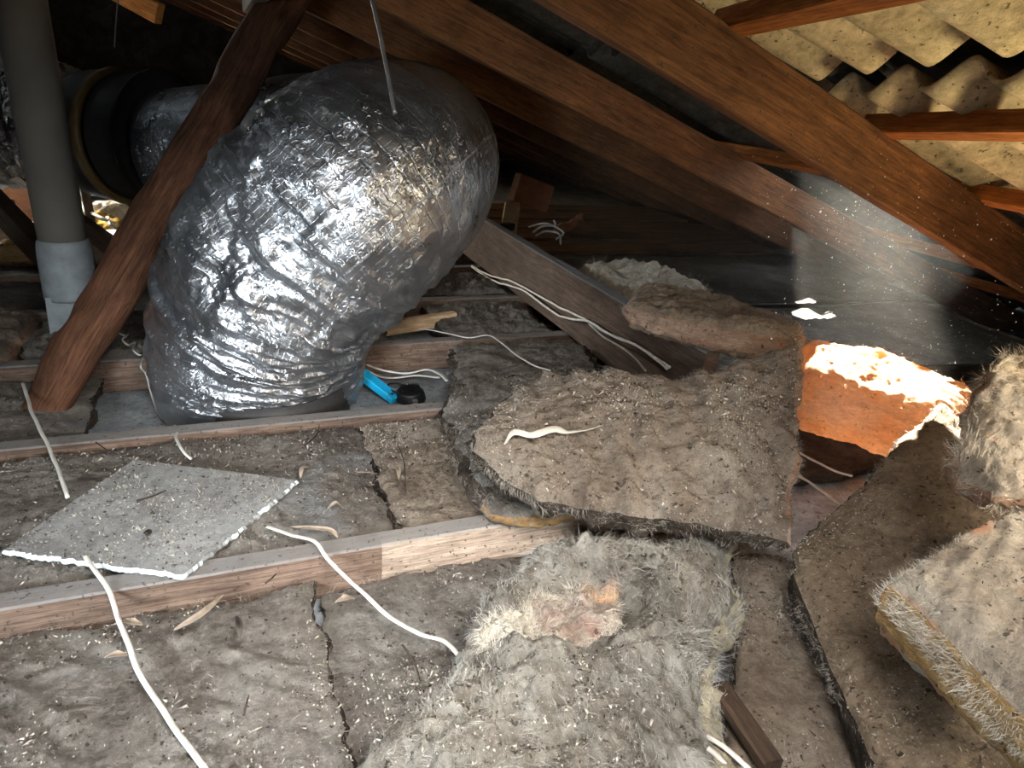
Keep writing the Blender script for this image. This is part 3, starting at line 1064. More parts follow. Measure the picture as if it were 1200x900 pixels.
bay('wide dusty grey batt filling the bay at the bottom left corner', -0.62, 0.085, 0.492, 0.922, 0.052, 101, res=0.0045, lump=0.010, lscale=8, fine=0.006, grit=6000, fibres=2500,
    ridge=(0.0025, (0.6, 0.8, 0), 16))
bay('lower greyer batt in the front bay below the loose white cable', 0.090, 0.62, 0.492, 0.922, 0.030, 102, mats=('batt_grey', 'cut_dark'), res=0.005, lump=0.014, lscale=9, fine=0.005, grit=3000, fibres=1500)
bay('dusty batt underneath the square board offcut', -1.1, 0.245, 0.976, 1.404, 0.084, 103, res=0.005, lump=0.010, fine=0.006, grit=6500, fibres=2500)
bay('leaf-strewn batt between the board offcut and the layered batts', 0.250, 0.56, 0.976, 1.404, 0.080, 104, mats=('batt_mid', 'cut_dark'), res=0.005, lump=0.010, fine=0.006, grit=2600, fibres=1500)
bay('dusty batt around the foot of the leaning pole', -1.3, -0.315, 1.46, 1.842, 0.060, 105, lump=0.018, fine=0.006, grit=1200, fibres=900)
bay('lumpy grey batt behind the pole, left of the foil duct', -0.52, 0.45, 1.90, 2.254, 0.090, 106, lump=0.026, lscale=16, fine=0.010, fibres=1500, mats=('batt_grey', 'cut_dark'))
bay('pinkish-grey batt at the left edge beside the flue pipe', -1.25, -0.53, 1.90, 2.254, 0.125, 107, lump=0.03, lscale=10, fine=0.01, fibres=1000, mats=('batt_mid', 'cut_pink'))
bay('dark batt in the bay beyond the second far joist, left side', -1.3, 0.55, 2.31, 2.69, 0.07, 108, lump=0.02, res=0.01, mats=('batt_grey', 'cut_dark'))
bay('flat batt beside the hanging beam, behind the brown timber block', 0.62, 0.975, 1.90, 2.254, 0.088, 109, lump=0.016, lscale=15, fine=0.008, fibres=1500, mats=('batt_grey', 'cut_dark'))
bay('small dark batt at the far end beside the hanging beam', 0.60, 0.975, 2.33, 2.60, 0.10, 110, lump=0.02, lscale=17, fine=0.009, fibres=900, mats=('batt_grey', 'cut_dark'))

# --- layered ragged batts in the middle
batt('insulation_batt', 'ragged batt with an orange torn edge under the big leaning batt', 'insulation',
     px((572, 600, .125), (610, 605, .125), (690, 596, .125)), px((545, 540, .13), (600, 520, .13), (680, 520, .13)),
     px((572, 600, .125), (556, 570, .125), (545, 540, .13)), px((690, 596, .125), (690, 560, .125), (680, 520, .13)),
     0.034, ('batt_grey', 'cut_orange'), group='layered ragged batts', seed=120, lump=0.006, fibres=1600, ragged=0.016, grit=500)
batt('insulation_batt', 'torn grey batt slumped over the joist right of the black lamp', 'insulation',
     px((562, 575, .14), (610, 560, .16), (700, 530, .17)), px((515, 470, .135), (560, 440, .135), (680, 425, .14)),
     px((562, 575, .14), (535, 520, .15), (515, 470, .135)), px((700, 530, .17), (700, 470, .17), (680, 425, .14)),
     0.045, ('batt_grey', 'cut_dark'), group='layered ragged batts', seed=121, lump=0.020, lscale=11, fine=0.010, fibres=3500, ragged=0.03, grit=1400, rnd_e=0.14)
batt('insulation_batt', 'small torn batt piece next to the black lamp cable', 'insulation',
     px((524, 448, .105), (560, 452, .11), (640, 440, .13)), px((522, 405, .11), (600, 396, .11), (690, 402, .12)),
     px((524, 448, .105), (530, 425, .11), (522, 405, .11)), px((640, 440, .13), (700, 430, .13), (690, 402, .12)),
     0.03, ('batt_grey', 'cut_dark'), group='layered ragged batts', seed=122, lump=0.018, lscale=14, fine=0.009, fibres=2200, ragged=0.03, rnd_e=0.14)

# --- the big batt leaning in the middle
batt('insulation_batt', 'big brown-grey batt leaning in the middle, its face showing torn white paper', 'insulation',
     px((628, 583, .205), (700, 596, .205), (780, 606, .20), (925, 630, .20)), px((640, 436, .27), (720, 428, .31), (800, 436, .33), (870, 418, .37), (938, 394, .41)),
     px((628, 583, .205), (575, 548, .22), (548, 522, .235), (565, 492, .25), (600, 455, .26), (640, 436, .27)), px((925, 630, .20), (931, 540, .27), (936, 470, .34), (938, 394, .41)),
     0.062, ('batt_mid', 'cut_dark', 'cut_pink', 5), seed=130, res=0.0045, lump=0.010, lscale=9, fine=0.007,
     ridge=(0.009, (1.0, -0.25, 0.2), 15), fibres=9000, grit=3800, ragged=0.014, fib_len=0.014, rnd_e=0.05)

# --- the fluffy foreground batt
def fold_fg(P, u, v, w):
    # hollow with a rolled lip, torn open in the middle
    c = at(690, 700, .17)
    q = P - c
    r2 = (q[:, 0] / 0.085) ** 2 + (q[:, 1] / 0.070) ** 2
    P = P.copy()
    P[:, 2] -= 0.045 * np.exp(-r2)
    P[:, 2] += 0.022 * np.exp(-(r2 - 2.4) ** 2 * 0.6) * (w < 0.5)
    return P


batt('insulation_batt', 'fluffy silver-grey batt torn open in the foreground, bottom centre', 'insulation',
     px((388, 925, .13), (500, 930, .17), (600, 930, .18), (720, 930, .18), (858, 930, .14)), px((640, 628, .135), (700, 632, .15), (760, 632, .15), (820, 622, .15), (852, 618, .14)),
     px((388, 925, .13), (440, 852, .12), (545, 780, .12), (572, 720, .13), (590, 680, .14), (640, 628, .135)),
     px((858, 930, .14), (838, 850, .14), (832, 790, .15), (858, 700, .15), (852, 618, .14)),
     0.075, ('batt_fluffy', 'batt_fluffy', 'cut_cream', 5), seed=140, res=0.004, lump=0.030, lscale=11, fine=0.013, ragged=0.03, fibres=26000, fib_mat='fib_silver', fib_len=0.019, rnd_e=0.12,
     grit=1400, fold=fold_fg, fib_edge=0.35)
# exposed clean tufts in its hollow
for k, (xx, yy_, zz, rx, ry, th, m, lab) in enumerate([(672, 722, .152, 0.070, 0.042, 0.6, 'tuft_pink', 'pale pink wool tuft in the hollow of the foreground batt'),
                                                  (600, 738, .155, 0.026, 0.020, 0.2, 'cream', 'white wool tuft at the left lip of the foreground batt'),
                                                  (712, 668, .150, 0.050, 0.018, 0.9, 'tuft_pink', 'peach wool strands at the top of the foreground batt')]):
    c = at(xx, yy_, zz)
    e1 = np.array([math.cos(th), math.sin(th), 0]) * rx
    e2 = np.array([-math.sin(th), math.cos(th), 0]) * ry
    a, b_, c_, d_ = c - e1 - e2, c + e1 - e2, c + e1 + e2, c - e1 + e2
    batt('wool_tuft', lab, 'wool tuft', [a, c - e2 * 1.6, b_], [d_, c + e2 * 1.6, c_], [a, c - e1 * 1.3, d_], [b_, c + e1 * 1.3, c_], 0.045, (m, m), seed=150 + k,
         res=0.003, lump=0.018, lscale=26, fine=0.008, ragged=0.016, fibres=4000, fib_mat='fib_pale' if k != 2 else 'fib_orange', fib_len=0.020, rnd_e=0.5, group='clean wool tufts')

# --- right side
batt('insulation_batt', 'flat grit-covered batt between the fluffy batt and the big right batt', 'insulation',
     px((835, 940, .10), (930, 940, .10), (1045, 940, .10)), px((858, 640, .09), (890, 640, .09), (940, 650, .09)),
     px((835, 940, .10), (862, 800, .10), (870, 700, .09), (858, 640, .09)), px((1045, 940, .10), (1010, 850, .10), (960, 740, .09), (940, 650, .09)),
     0.07, ('batt_mid', 'cut_dark'), seed=160, grit_size=0.0008, res=0.0045, lump=0.008, fine=0.005, fibres=3500, grit=4000, ragged=0.01, rnd_e=0.03)
batt('insulation_batt', 'large tan batt on the right, its top corner glowing in the sun', 'insulation',
     px((1040, 935, .17), (1120, 935, .19), (1260, 960, .20)), px((1108, 462, .33), (1150, 505, .32), (1200, 540, .31), (1300, 590, .30)),
     px((1040, 935, .17), (1022, 885, .17), (985, 800, .175), (938, 690, .18), (925, 638, .19), (1015, 560, .25), (1060, 508, .29), (1108, 462, .33)),
     px((1260, 960, .20), (1300, 780, .25), (1300, 590, .30)),
     0.07, ('batt_tan', 'cut_dark'), seed=161, grit_size=0.0008, res=0.0048, lump=0.010, fine=0.005, fibres=9000, grit=4200, ragged=0.012, rnd_e=0.04, fib_len=0.013)
batt('insulation_batt', 'thick pale pink batt with a yellow cut side at the right edge', 'insulation',
     px((1050, 668, .37), (1125, 745, .37), (1205, 822, .37), (1300, 900, .37)), px((1128, 628, .39), (1165, 605, .40), (1205, 588, .41), (1340, 560, .42)),
     px((1050, 668, .37), (1090, 645, .38), (1128, 628, .39)), px((1300, 900, .37), (1330, 720, .40), (1340, 560, .42)),
     0.085, ('batt_pale', 'cut_yellow'), seed=162, grit_size=0.00055, fib_edge=0.35, res=0.0035, lump=0.008, fine=0.006, fibres=9000, fib_mat='fib_pale', grit=1200, ragged=0.008, rnd_e=0.05, fib_len=0.012, down=(0, 0, -1))
batt('insulation_batt', 'frayed pinkish batt standing up at the right edge above the pale one', 'insulation',
     px((1130, 560, .40), (1175, 585, .40), (1300, 600, .40)), px((1158, 432, .50), (1185, 412, .51), (1300, 395, .52)),
     px((1130, 560, .40), (1128, 520, .43), (1145, 470, .47), (1158, 432, .50)), px((1300, 600, .40), (1310, 500, .46), (1300, 395, .52)),
     0.035, ('batt_pale', 'cut_pink'), seed=163, res=0.0038, lump=0.018, lscale=16, fine=0.009, fibres=7000, fib_mat='fib_pale', ragged=0.022, fib_len=0.022)
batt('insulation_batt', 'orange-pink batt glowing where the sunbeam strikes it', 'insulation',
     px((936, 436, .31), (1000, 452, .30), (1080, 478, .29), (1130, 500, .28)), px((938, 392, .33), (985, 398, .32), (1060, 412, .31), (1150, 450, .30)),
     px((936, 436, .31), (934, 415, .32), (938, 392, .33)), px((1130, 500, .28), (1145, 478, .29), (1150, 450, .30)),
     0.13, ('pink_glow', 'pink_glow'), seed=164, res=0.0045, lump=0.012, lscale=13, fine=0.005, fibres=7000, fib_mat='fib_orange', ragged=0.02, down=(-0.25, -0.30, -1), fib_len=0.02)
batt('insulation_batt', 'brown batt with a pink torn side lying on the hanging beam', 'insulation',
     px((725, 350, .365), (790, 368, .36), (860, 382, .36), (932, 390, .36)), px((770, 326, .37), (830, 338, .37), (880, 355, .36), (945, 384, .36)),
     px((725, 350, .365), (740, 335, .37), (770, 326, .37)), px((932, 390, .36), (940, 387, .36), (945, 384, .36)),
     0.072, ('batt_tan', 'cut_pink'), seed=165, res=0.005, lump=0.018, lscale=12, fine=0.007, fibres=5000, ragged=0.02, fib_mat='fib_grey', down=(0.05, -0.15, -1))
batt('insulation_batt', 'bright cream wool tuft behind the hanging beam', 'insulation',
     px((690, 322, .27), (730, 335, .27), (830, 350, .27)), px((680, 310, .27), (745, 300, .29), (830, 338, .27)),
     px((690, 322, .27), (684, 316, .27), (680, 310, .27)), px((830, 350, .27), (832, 344, .27), (830, 338, .27)),
     0.10, ('cream', 'cream'), seed=166, res=0.006, lump=0.03, lscale=14, fine=0.012, fibres=4000, ragged=0.03, fib_mat='fib_pale', fib_len=0.035, down=(0, 0, -1))

# wool and boards under the right-hand batts, the first coloured dark as shade
bay('batt coloured dark for the shade in the gap below the glowing batt', 1.10, 1.9, 0.976, 1.404, 0.05, 170, lump=0.015, res=0.01, mats=('cut_dark', 'cut_dark'))
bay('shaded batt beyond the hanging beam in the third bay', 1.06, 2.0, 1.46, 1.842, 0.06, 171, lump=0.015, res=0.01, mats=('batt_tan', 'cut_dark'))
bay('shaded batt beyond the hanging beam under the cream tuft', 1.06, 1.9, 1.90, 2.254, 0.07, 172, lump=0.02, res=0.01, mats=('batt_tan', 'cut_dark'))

# timber offcut wedged by the fluffy batt
o = beam('timber_offcut', at(842, 812, .112), at(905, 905, .112), 0.026, 0.020, MT['dark_wood'], seed=81, rough=0.003)
tag(o, 'short dark brown timber offcut beside the fluffy batt at the bottom', 'timber')
o = beam('timber_block', at(440, 394, .05), at(532, 380, .05), 0.03, 0.045, MT['offcut'], seed=82)
tag(o, 'orange-brown timber block lying behind the foil duct', 'timber')

# ================================================================== BOARD OFFCUT
pts = [np.array([-0.350, 1.052, .104]), np.array([-0.196, 1.296, .104]), np.array([0.085, 1.146, .104]), np.array([-0.100, 0.922, .104])]
nn = 60
out = []
rs = np.random.RandomState(5)
for k in range(4):
    a, b_ = pts[k], pts[(k + 1) % 4]
    dd = (b_ - a)
    nrm_ = np.array([dd[1], -dd[0], 0]) / np.linalg.norm(dd)
    rough_ = 0.006 if k in (2, 3) else 0.002
    for i in range(nn):
        t = i / nn
        out.append(a + dd * t + nrm_ * (rs.rand() - 0.5) * rough_ * (0 if i == 0 else 1))
out = np.array(out)
m_ = len(out)
TK = 0.010
cen = out.mean(0)
V, F, fm = [], [], []
rings = [0.0, 0.5, 0.9, 0.985, 1.0]
for s in rings[1:]:
    for p in out:
        V.append(cen + (p - cen) * s)
nr = len(rings) - 1
for p in out:
    q = cen + (p - cen) * (1.012 + 0.01 * rs.rand())
    V.append(q - np.array([0, 0, TK * 0.5]))
for p in out:
    V.append(p - np.array([0, 0, TK]))
V.append(cen)
for k in range(m_):
    F.append((len(V) - 1, k, (k + 1) % m_))
    fm.append(0)
for r_ in range(nr + 1):
    for k in range(m_):
        F.append((r_ * m_ + k, (r_ + 1) * m_ + k, (r_ + 1) * m_ + (k + 1) % m_, r_ * m_ + (k + 1) % m_))
        fm.append(0 if r_ < nr - 1 else (1 if (k >= 3 * nn or (k >= 2 * nn and math.sin(k * 0.37) + math.sin(k * 1.7) > 0.1)) else 0))
F.append(tuple((nr + 1) * m_ + k for k in range(m_)))
fm.append(0)
V = np.array(V)
V[:, 2] += 0.004 * vnoise(V * 6, 77)
bo = link_mesh('plasterboard_offcut', V, F, [MT['sheet'], MT['sheet_edge']], smooth=False, fmat=fm)
tag(bo, 'square grey plasterboard offcut with white broken edges lying on the dusty batt', 'board')
# grit on it
n_ = 2600
uu_, vv_ = rs.rand(n_), rs.rand(n_)
B = pts[0] * ((1 - uu_) * (1 - vv_))[:, None] + pts[1] * ((1 - uu_) * vv_)[:, None] + pts[2] * (uu_ * vv_)[:, None] + pts[3] * (uu_ * (1 - vv_))[:, None]
B[:, 2] += 0.004 * vnoise(B * 6, 77)
B = B[fbm(B * 9, 5, 3) + rs.rand(n_) * 0.6 > 0.15]
add_grit('grit', B, np.tile([0, 0, 1.0], (len(B), 1)), bo, rs)

# ================================================================== CABLES
def cable(label, pts, r=0.0035, mat='cable', group='white electrical cables', flat=0.6, per=10, wob=0.0015):
    o = tube('electrical_cable', px(*pts), r, MT[mat], sides=10, per=per, flat=flat, wob=wob, seed=len(pts))
    return tag(o, label, 'cable', group)


cable('white cable running from the pole foot down to the board offcut', [(27, 448, .10), (33, 470, .10), (45, 500, .105), (62, 535, .105), (80, 582, .104)])
cable('white cable running from the board offcut to the bottom edge', [(100, 652, .108), (112, 672, .104), (128, 695, .094), (142, 735, .078), (165, 790, .070), (200, 845, .068), (245, 908, .068)], r=0.0036)
cable('loose flat white cable crossing the joist at bottom centre', [(313, 617, .10), (340, 626, .104), (368, 634, .104), (385, 655, .098), (420, 690, .075), (455, 722, .070), (490, 742, .068), (522, 752, .07), (545, 779, .075)], r=0.0036, flat=0.35)
cable('short white cable loop hooked over the joist below the duct', [(216, 505, .075), (207, 508, .092), (208, 518, .104), (215, 530, .104), (224, 538, .096)], r=0.003)
cable('white coiled cable end left of the foil duct, upper loop', [(142, 368, .12), (134, 376, .12), (136, 388, .11), (146, 394, .10), (150, 392, .11), (147, 396, .11)], r=0.0025)
cable('white coiled cable end left of the foil duct, lower loop', [(150, 392, .12), (144, 398, .12), (150, 404, .11), (158, 402, .10), (156, 410, .10), (165, 416, .09), (172, 410, .09)], r=0.0025)
cable('white cable loop hidden against the lower left of the foil duct', [(168, 418, .10), (165, 430, .09), (172, 440, .06), (180, 470, .01), (188, 488, .01), (200, 495, .01), (206, 500, .03)], r=0.0025)
def beam_cable(label, pts, r, mat='cable'):
    o = tube('electrical_cable', [atx(*p) for p in pts], r, MT[mat], sides=10, per=10, wob=0.002, seed=len(pts))
    return tag(o, label, 'cable', 'white electrical cables')


beam_cable('upper white cable draped along the hanging beam', [(553, 316, .955), (575, 323, .972), (600, 330, .975), (625, 343, .978), (655, 360, .980), (685, 374, .980), (705, 387, .980), (735, 400, .980), (762, 415, .980), (785, 431, .978)], 0.0036)
beam_cable('lower white cable draped along the hanging beam', [(553, 318, .950), (578, 333, .965), (612, 340, .970), (640, 360, .972), (660, 372, .972), (690, 377, .972), (715, 392, .972), (745, 405, .973), (770, 422, .972), (782, 433, .970)], 0.0036)
beam_cable('thin cable leaving the beam towards the big batt', [(690, 379, .964), (706, 394, .962), (724, 404, .960), (742, 418, .955), (757, 434, .95)], 0.0026, 'cable_dirty')
cable('thin white cable lying over the layered batts', [(492, 384, .10), (520, 390, .11), (548, 396, .115), (572, 393, .12), (588, 402, .125), (604, 415, .13), (625, 428, .14), (645, 434, .15)], r=0.0028)
cable('upper of two thick white cables above the blue box', [(430, 427, .05), (450, 434, .045), (475, 437, .045), (500, 433, .05), (515, 438, .055), (524, 446, .06)], r=0.0048, flat=0.5)
cable('lower of two thick white cables above the blue box', [(428, 433, .03), (445, 441, .02), (465, 443, .02), (490, 440, .025), (515, 442, .04)], r=0.0045, flat=0.5)
cable('pale cable in the dark gap below the glowing batt, upper', [(932, 527, .15), (955, 540, .13), (980, 552, .12), (1000, 558, .12)], r=0.004, mat='cable_dirty')
cable('pale cable in the dark gap below the glowing batt, lower', [(930, 556, .13), (950, 566, .12), (972, 582, .11), (985, 592, .11)], r=0.004, mat='cable_dirty')
cable('upper of two white cables at the bottom edge by the timber offcut', [(826, 860, .128), (845, 872, .132), (862, 886, .132), (882, 905, .13)], r=0.0036)
cable('lower of two white cables at the bottom edge by the timber offcut', [(824, 872, .130), (840, 886, .132), (856, 905, .13)], r=0.0036)

# ================================================================== BLUE BOX AND BLACK LAMP
def box_parts(name, c, ex, ey, ez, sx, sy, sz, mat, parent=None, bev=0.003):
    """box with chamfered long edges, base centre c"""
    ex, ey, ez = [np.array(v, float) / np.linalg.norm(v) for v in (ex, ey, ez)]
    pr = [(-sy / 2 + bev, 0), (sy / 2 - bev, 0), (sy / 2, bev), (sy / 2, sz - bev), (sy / 2 - bev, sz), (-sy / 2 + bev, sz), (-sy / 2, sz - bev), (-sy / 2, bev)]
    V = []
    for x, s in ((-sx / 2, 0.92), (-sx / 2 + bev, 1), (sx / 2 - bev, 1), (sx / 2, 0.92)):
        for y, z in pr:
            V.append(np.array(c) + ex * x + ey * y * s + ez * ((z - sz / 2) * s + sz / 2))
    F = [(i * 8 + k, i * 8 + (k + 1) % 8, (i + 1) * 8 + (k + 1) % 8, (i + 1) * 8 + k) for i in range(3) for k in range(8)]
    F += [tuple(range(8))[::-1], tuple(24 + k for k in range(8))]
    F = [f[::-1] for f in F]
    return link_mesh(name, V, F, mat, parent, smooth=False)


pa, pb = at(421, 441, .045), at(456, 468, .006)
exb = pb - pa
cb = (pa + pb) / 2
bb = empty('transformer_box', (cb[0], cb[1], 0.002), 'bright blue plastic transformer box on the plasterboard beside the duct', 'transformer box')
eyb = np.cross([0, 0, 1], exb)
ezb = np.cross(exb, eyb)
box_parts('case', cb + np.array([0, 0, 0.002]), exb, eyb, ezb, np.linalg.norm(exb), 0.034, 0.022, MT['cyan'], bb)
ue = exb / np.linalg.norm(exb)
box_parts('end_clamp', pb + ue * 0.006 + np.array([0, 0, 0.002]), exb, eyb, ezb, 0.024, 0.030, 0.017, MT['cyan'], bb, bev=0.002)
tube('terminal_screw', [pb + ue * 0.008 + np.array([0, 0, 0.018]), pb + ue * 0.008 + np.array([0, 0, 0.023])], 0.004, MT['black'], bb, sides=8, per=1)

lc = at(481, 468, 0.004)
lm = empty('downlight_can', (lc[0], lc[1], 0.0), 'black recessed downlight top with heat fins and a looped lead', 'downlight')
tube('body', [lc, lc + [0, 0, 0.006], lc + [0, 0, 0.026], lc + [0, 0, 0.028]], [0.040, 0.042, 0.036, 0.028], MT['black'], lm, sides=28, per=4)
for k in range(9):
    a = -0.9 + k * 0.22
    p = lc + np.array([math.sin(a) * 0.032, 0, 0.028])
    hw = math.cos(a * 0.9) * 0.028
    beam('fin', p + [0, -hw, 0], p + [0, hw, 0], 0.002, 0.009, MT['black'], parent=lm, seg=0.02, rough=0, bev=0.0004)
box_parts('clip', lc + np.array([0.0, -0.046, 0.004]), (1, 0, 0), (0, 1, 0), (0, 0, 1), 0.014, 0.012, 0.018, MT['strap'], lm, bev=0.002)
tube('lead', px((482, 462, .03), (465, 460, .03), (455, 455, .03), (456, 450, .035), (468, 450, .03), (482, 454, .02)), 0.0025, MT['black'], lm, sides=8, per=8)

# ================================================================== LEAVES AND TWIGS
def leaf(label, pts, w, mat='leaf', group=None, curl=0.004):
    P = catmull(px(*pts), 8)
    n = len(P)
    T = np.gradient(P, axis=0)
    T /= np.linalg.norm(T, axis=1)[:, None]
    S_ = np.cross(T, [0, 0, 1])
    S_ /= np.linalg.norm(S_, axis=1)[:, None]
    V = []
    for i in range(n):
        t = i / (n - 1)
        ww_ = w * math.sin(math.pi * min(1, t * 0.96 + 0.04)) ** 0.7 + 0.0003
        for s, dz in ((-1, curl), (0, 0), (1, curl)):
            V.append(P[i] + S_[i] * s * ww_ + np.array([0, 0, dz * abs(s) * math.sin(math.pi * t)]))
    V = V + [v + np.array([0, 0, -0.0005]) for v in V]
    k = n * 3
    F = []
    for i in range(n - 1):
        for j in range(2):
            a = i * 3 + j
            F.append((a, a + 3, a + 4, a + 1))
            F.append((k + a, k + a + 1, k + a + 4, k + a + 3))
        for a, b_ in ((i * 3, (i + 1) * 3), (i * 3 + 2, (i + 1) * 3 + 2)):
            F.append((a, b_, k + b_, k + a))
    return tag(link_mesh('dry_leaf', V, F, MT[mat]), label, 'leaf', group)


leaf('long pale dry leaf in the front bay left of centre', [(204, 738, .078), (235, 722, .082), (262, 697, .078)], 0.0060)
leaf('pale curled leaf just behind the front joist', [(341, 617, .105), (365, 620, .110), (388, 623, .108), (396, 630, .103)], 0.0050)
leaf('dark narrow leaf standing in the front bay', [(277, 722, .075), (281, 735, .082), (281, 748, .075)], 0.0045, 'leaf_dark')
leaf('small rounded dry leaf below the front joist near the cable', [(145, 727, .074), (155, 730, .08), (168, 732, .074)], 0.006)
leaf('broad brown leaf against the front joist under the loose cable', [(392, 706, .062), (404, 702, .07), (415, 700, .062)], 0.007)
leaf('small light leaf under the board offcut corner', [(123, 770, .072), (137, 768, .078), (150, 768, .074)], 0.005)
leaf('curled leaf near the right corner of the board offcut', [(352, 560, .10), (354, 551, .11), (364, 548, .10)], 0.004)
leaf('small brown leaf on the board offcut', [(168, 632, .108), (173, 627, .116), (174, 620, .108)], 0.006, 'leaf_dark')
leaf('pale leaf on the wool behind the front joist, right of the offcut', [(383, 597, .10), (393, 591, .108), (402, 594, .10)], 0.005)
leaf('leaf on the batt right of the offcut, near the joist end', [(462, 545, .098), (467, 552, .104), (467, 562, .098)], 0.004)


def twig(label, pts, r=0.0014, mat='twig'):
    o = tube('twig', px(*pts), [r, r, r * 0.5], MT[mat], sides=6, per=6, wob=0.0015)
    return tag(o, label, 'twig')


twig('dark twig lying on the board offcut', [(160, 587, .107), (177, 582, .109), (195, 574, .107)], 0.0018)
twig('bent twig behind the left corner of the offcut', [(112, 519, .10), (125, 528, .10), (146, 540, .10)])
twig('dark twig on the middle batt right of the offcut', [(355, 525, .10), (370, 510, .10), (374, 498, .095)])
twig('dark twig in the front bay near the loose cable', [(472, 757, .06), (485, 775, .062), (492, 800, .058)], 0.0020)
twig('small twig standing from the front bay wool', [(286, 838, .07), (289, 825, .075), (292, 815, .072)])
twig('fine twig near the seam of the middle batts', [(466, 520, .095), (474, 545, .096), (475, 580, .095)], 0.0010)
twig('small dark twig above the front joist', [(310, 684, .085), (318, 678, .09), (324, 672, .086)], 0.0016)
twig('pale straw on the middle batt', [(418, 553, .098), (430, 553, .10), (442, 555, .098)], 0.0008, 'leaf')

# torn paper on the big batt
c1 = px((588, 521, .250), (602, 513, .258), (622, 516, .260), (645, 509, .266), (665, 512, .268), (690, 504, .276), (706, 499, .280))
o = tube('torn_paper', c1, [0.002, 0.008, 0.006, 0.009, 0.004, 0.006, 0.002], MT['fib_pale'], sides=14, per=12, flat=0.18, wob=0.014, seed=3)
tag(o, 'strip of torn whitish paper lying on the big leaning batt', 'paper')

# ================================================================== FAR DEBRIS
# middle distance, beyond the hanging beam end
def block(name, label, cat, c, ex, size, mat, group=None, tilt=(0, 0, 1)):
    ex = np.array(ex, float)
    ez = np.array(tilt, float)
    ey = np.cross(ez, ex)
    ez = np.cross(ex, ey)
    o = box_parts(name, c, ex, ey, ez, *size, MT[mat], bev=min(size) * 0.12)
    return tag(o, label, cat, group)


block('timber_block', 'pale timber block standing at the far end of the hanging beam', 'timber', dep(598, 262, 3.05), (0.5, 1, 0.9), (0.17, 0.07, 0.05), 'offcut')
block('cardboard_piece', 'brown cardboard piece propped in the dark beyond the foil duct', 'cardboard', dep(618, 242, 3.5), (1, 0.3, -0.3), (0.24, 0.05, 0.14), 'terracotta')
block('junction_box', 'small black junction box on the end of the hanging beam', 'junction box', dep(594, 270, 2.9), (1, 0.5, 0), (0.06, 0.04, 0.03), 'black')
for k, pts_ in enumerate([[(625, 272, 3.1), (636, 265, 3.05), (650, 264, 3.1), (649, 258, 3.1)], [(628, 276, 3.1), (640, 271, 3.05), (655, 274, 3.05), (657, 286, 3.0)], [(620, 266, 3.2), (640, 262, 3.1), (660, 272, 3.1), (652, 280, 3.0)]]):
    o = tube('electrical_cable', [dep(*p) for p in pts_], 0.0045, MT['white'], sides=8, per=8)
    tag(o, ['pale blue cable loop, uppermost in the far tangle', 'white cable loop hanging lowest in the far tangle', 'white cable coil in the middle of the far tangle'][k], 'cable', 'far cable tangle')
leaf_pts = px((652, 272, .12), (662, 266, .14), (675, 262, .15), (684, 252, .16))
o = tube('crumpled_paper', leaf_pts, [0.02, 0.035, 0.028, 0.01], MT['terracotta'], sides=16, per=8, flat=0.5, wob=0.02, seed=8)
tag(o, 'crumpled brown paper next to the far white cables', 'paper')
for k, lab in enumerate(['nearest brown board of the row beyond the cream tuft', 'second brown board of the row beyond the cream tuft', 'middle brown board of the row beyond the cream tuft',
                         'fourth brown board of the row, towards the dark eaves', 'farthest brown board of the row, towards the dark eaves']):
    yb = 2.98 + 0.27 * k
    o = beam('loose_board', (1.045, yb + 0.02 * (k % 2), 0.093 + 0.004 * (k % 3)), (2.75, yb - 0.03 * (k % 3), 0.095), 0.235, 0.018, MT['far_board'], seed=90 + k, rough=0.003)
    tag(o, lab, 'board', 'row of far boards')

# dark sheets lying over the joists below the rafters on the right
def flat_sheet(label, c4, t, mat, seed):
    c4 = [np.array(c, float) for c in c4]
    n_ = 24
    V, F = [], []
    for lay in (0, 1):
        for i in range(n_ + 1):
            for j in range(n_ + 1):
                u, v = i / n_, j / n_
                p = c4[0] * (1 - u) * (1 - v) + c4[1] * u * (1 - v) + c4[2] * u * v + c4[3] * (1 - u) * v
                V.append(p - np.array([0, 0, t * lay]))
    V = np.array(V)
    V[:, 2] += 0.010 * vnoise(V * 3.1 * np.array([1, 1, 0]), seed)
    k = (n_ + 1) ** 2
    for i in range(n_):
        for j in range(n_):
            a = i * (n_ + 1) + j
            F.append((a, a + n_ + 1, a + n_ + 2, a + 1))
            F.append((k + a, k + a + 1, k + a + n_ + 2, k + a + n_ + 1))
    for i in range(n_):
        for (p, q) in ((i, i + 1), ((i + 1) * (n_ + 1) + n_, i * (n_ + 1) + n_), (n_ * (n_ + 1) + i + 0, n_ * (n_ + 1) + i + 1), (i * (n_ + 1), (i + 1) * (n_ + 1))):
            F.append((p, q, k + q, k + p))
    o = link_mesh('flat_sheet', V, F, mat)
    return tag(o, label, 'board', 'dusty sheets on the right')


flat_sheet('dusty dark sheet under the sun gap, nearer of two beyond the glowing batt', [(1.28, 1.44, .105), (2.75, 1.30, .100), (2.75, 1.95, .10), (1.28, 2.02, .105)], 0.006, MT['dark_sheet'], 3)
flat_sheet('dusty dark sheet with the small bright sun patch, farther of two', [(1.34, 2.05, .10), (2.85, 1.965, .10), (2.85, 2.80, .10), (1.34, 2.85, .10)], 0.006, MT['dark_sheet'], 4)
beam('timber_lath', at(820, 384, .12), at(925, 372, .115), 0.02, 0.006, MT['joist'], seed=86)
tag(bpy.data.objects['timber_lath'], 'thin pale lath lying on the dusty sheet beyond the cream tuft', 'lath')

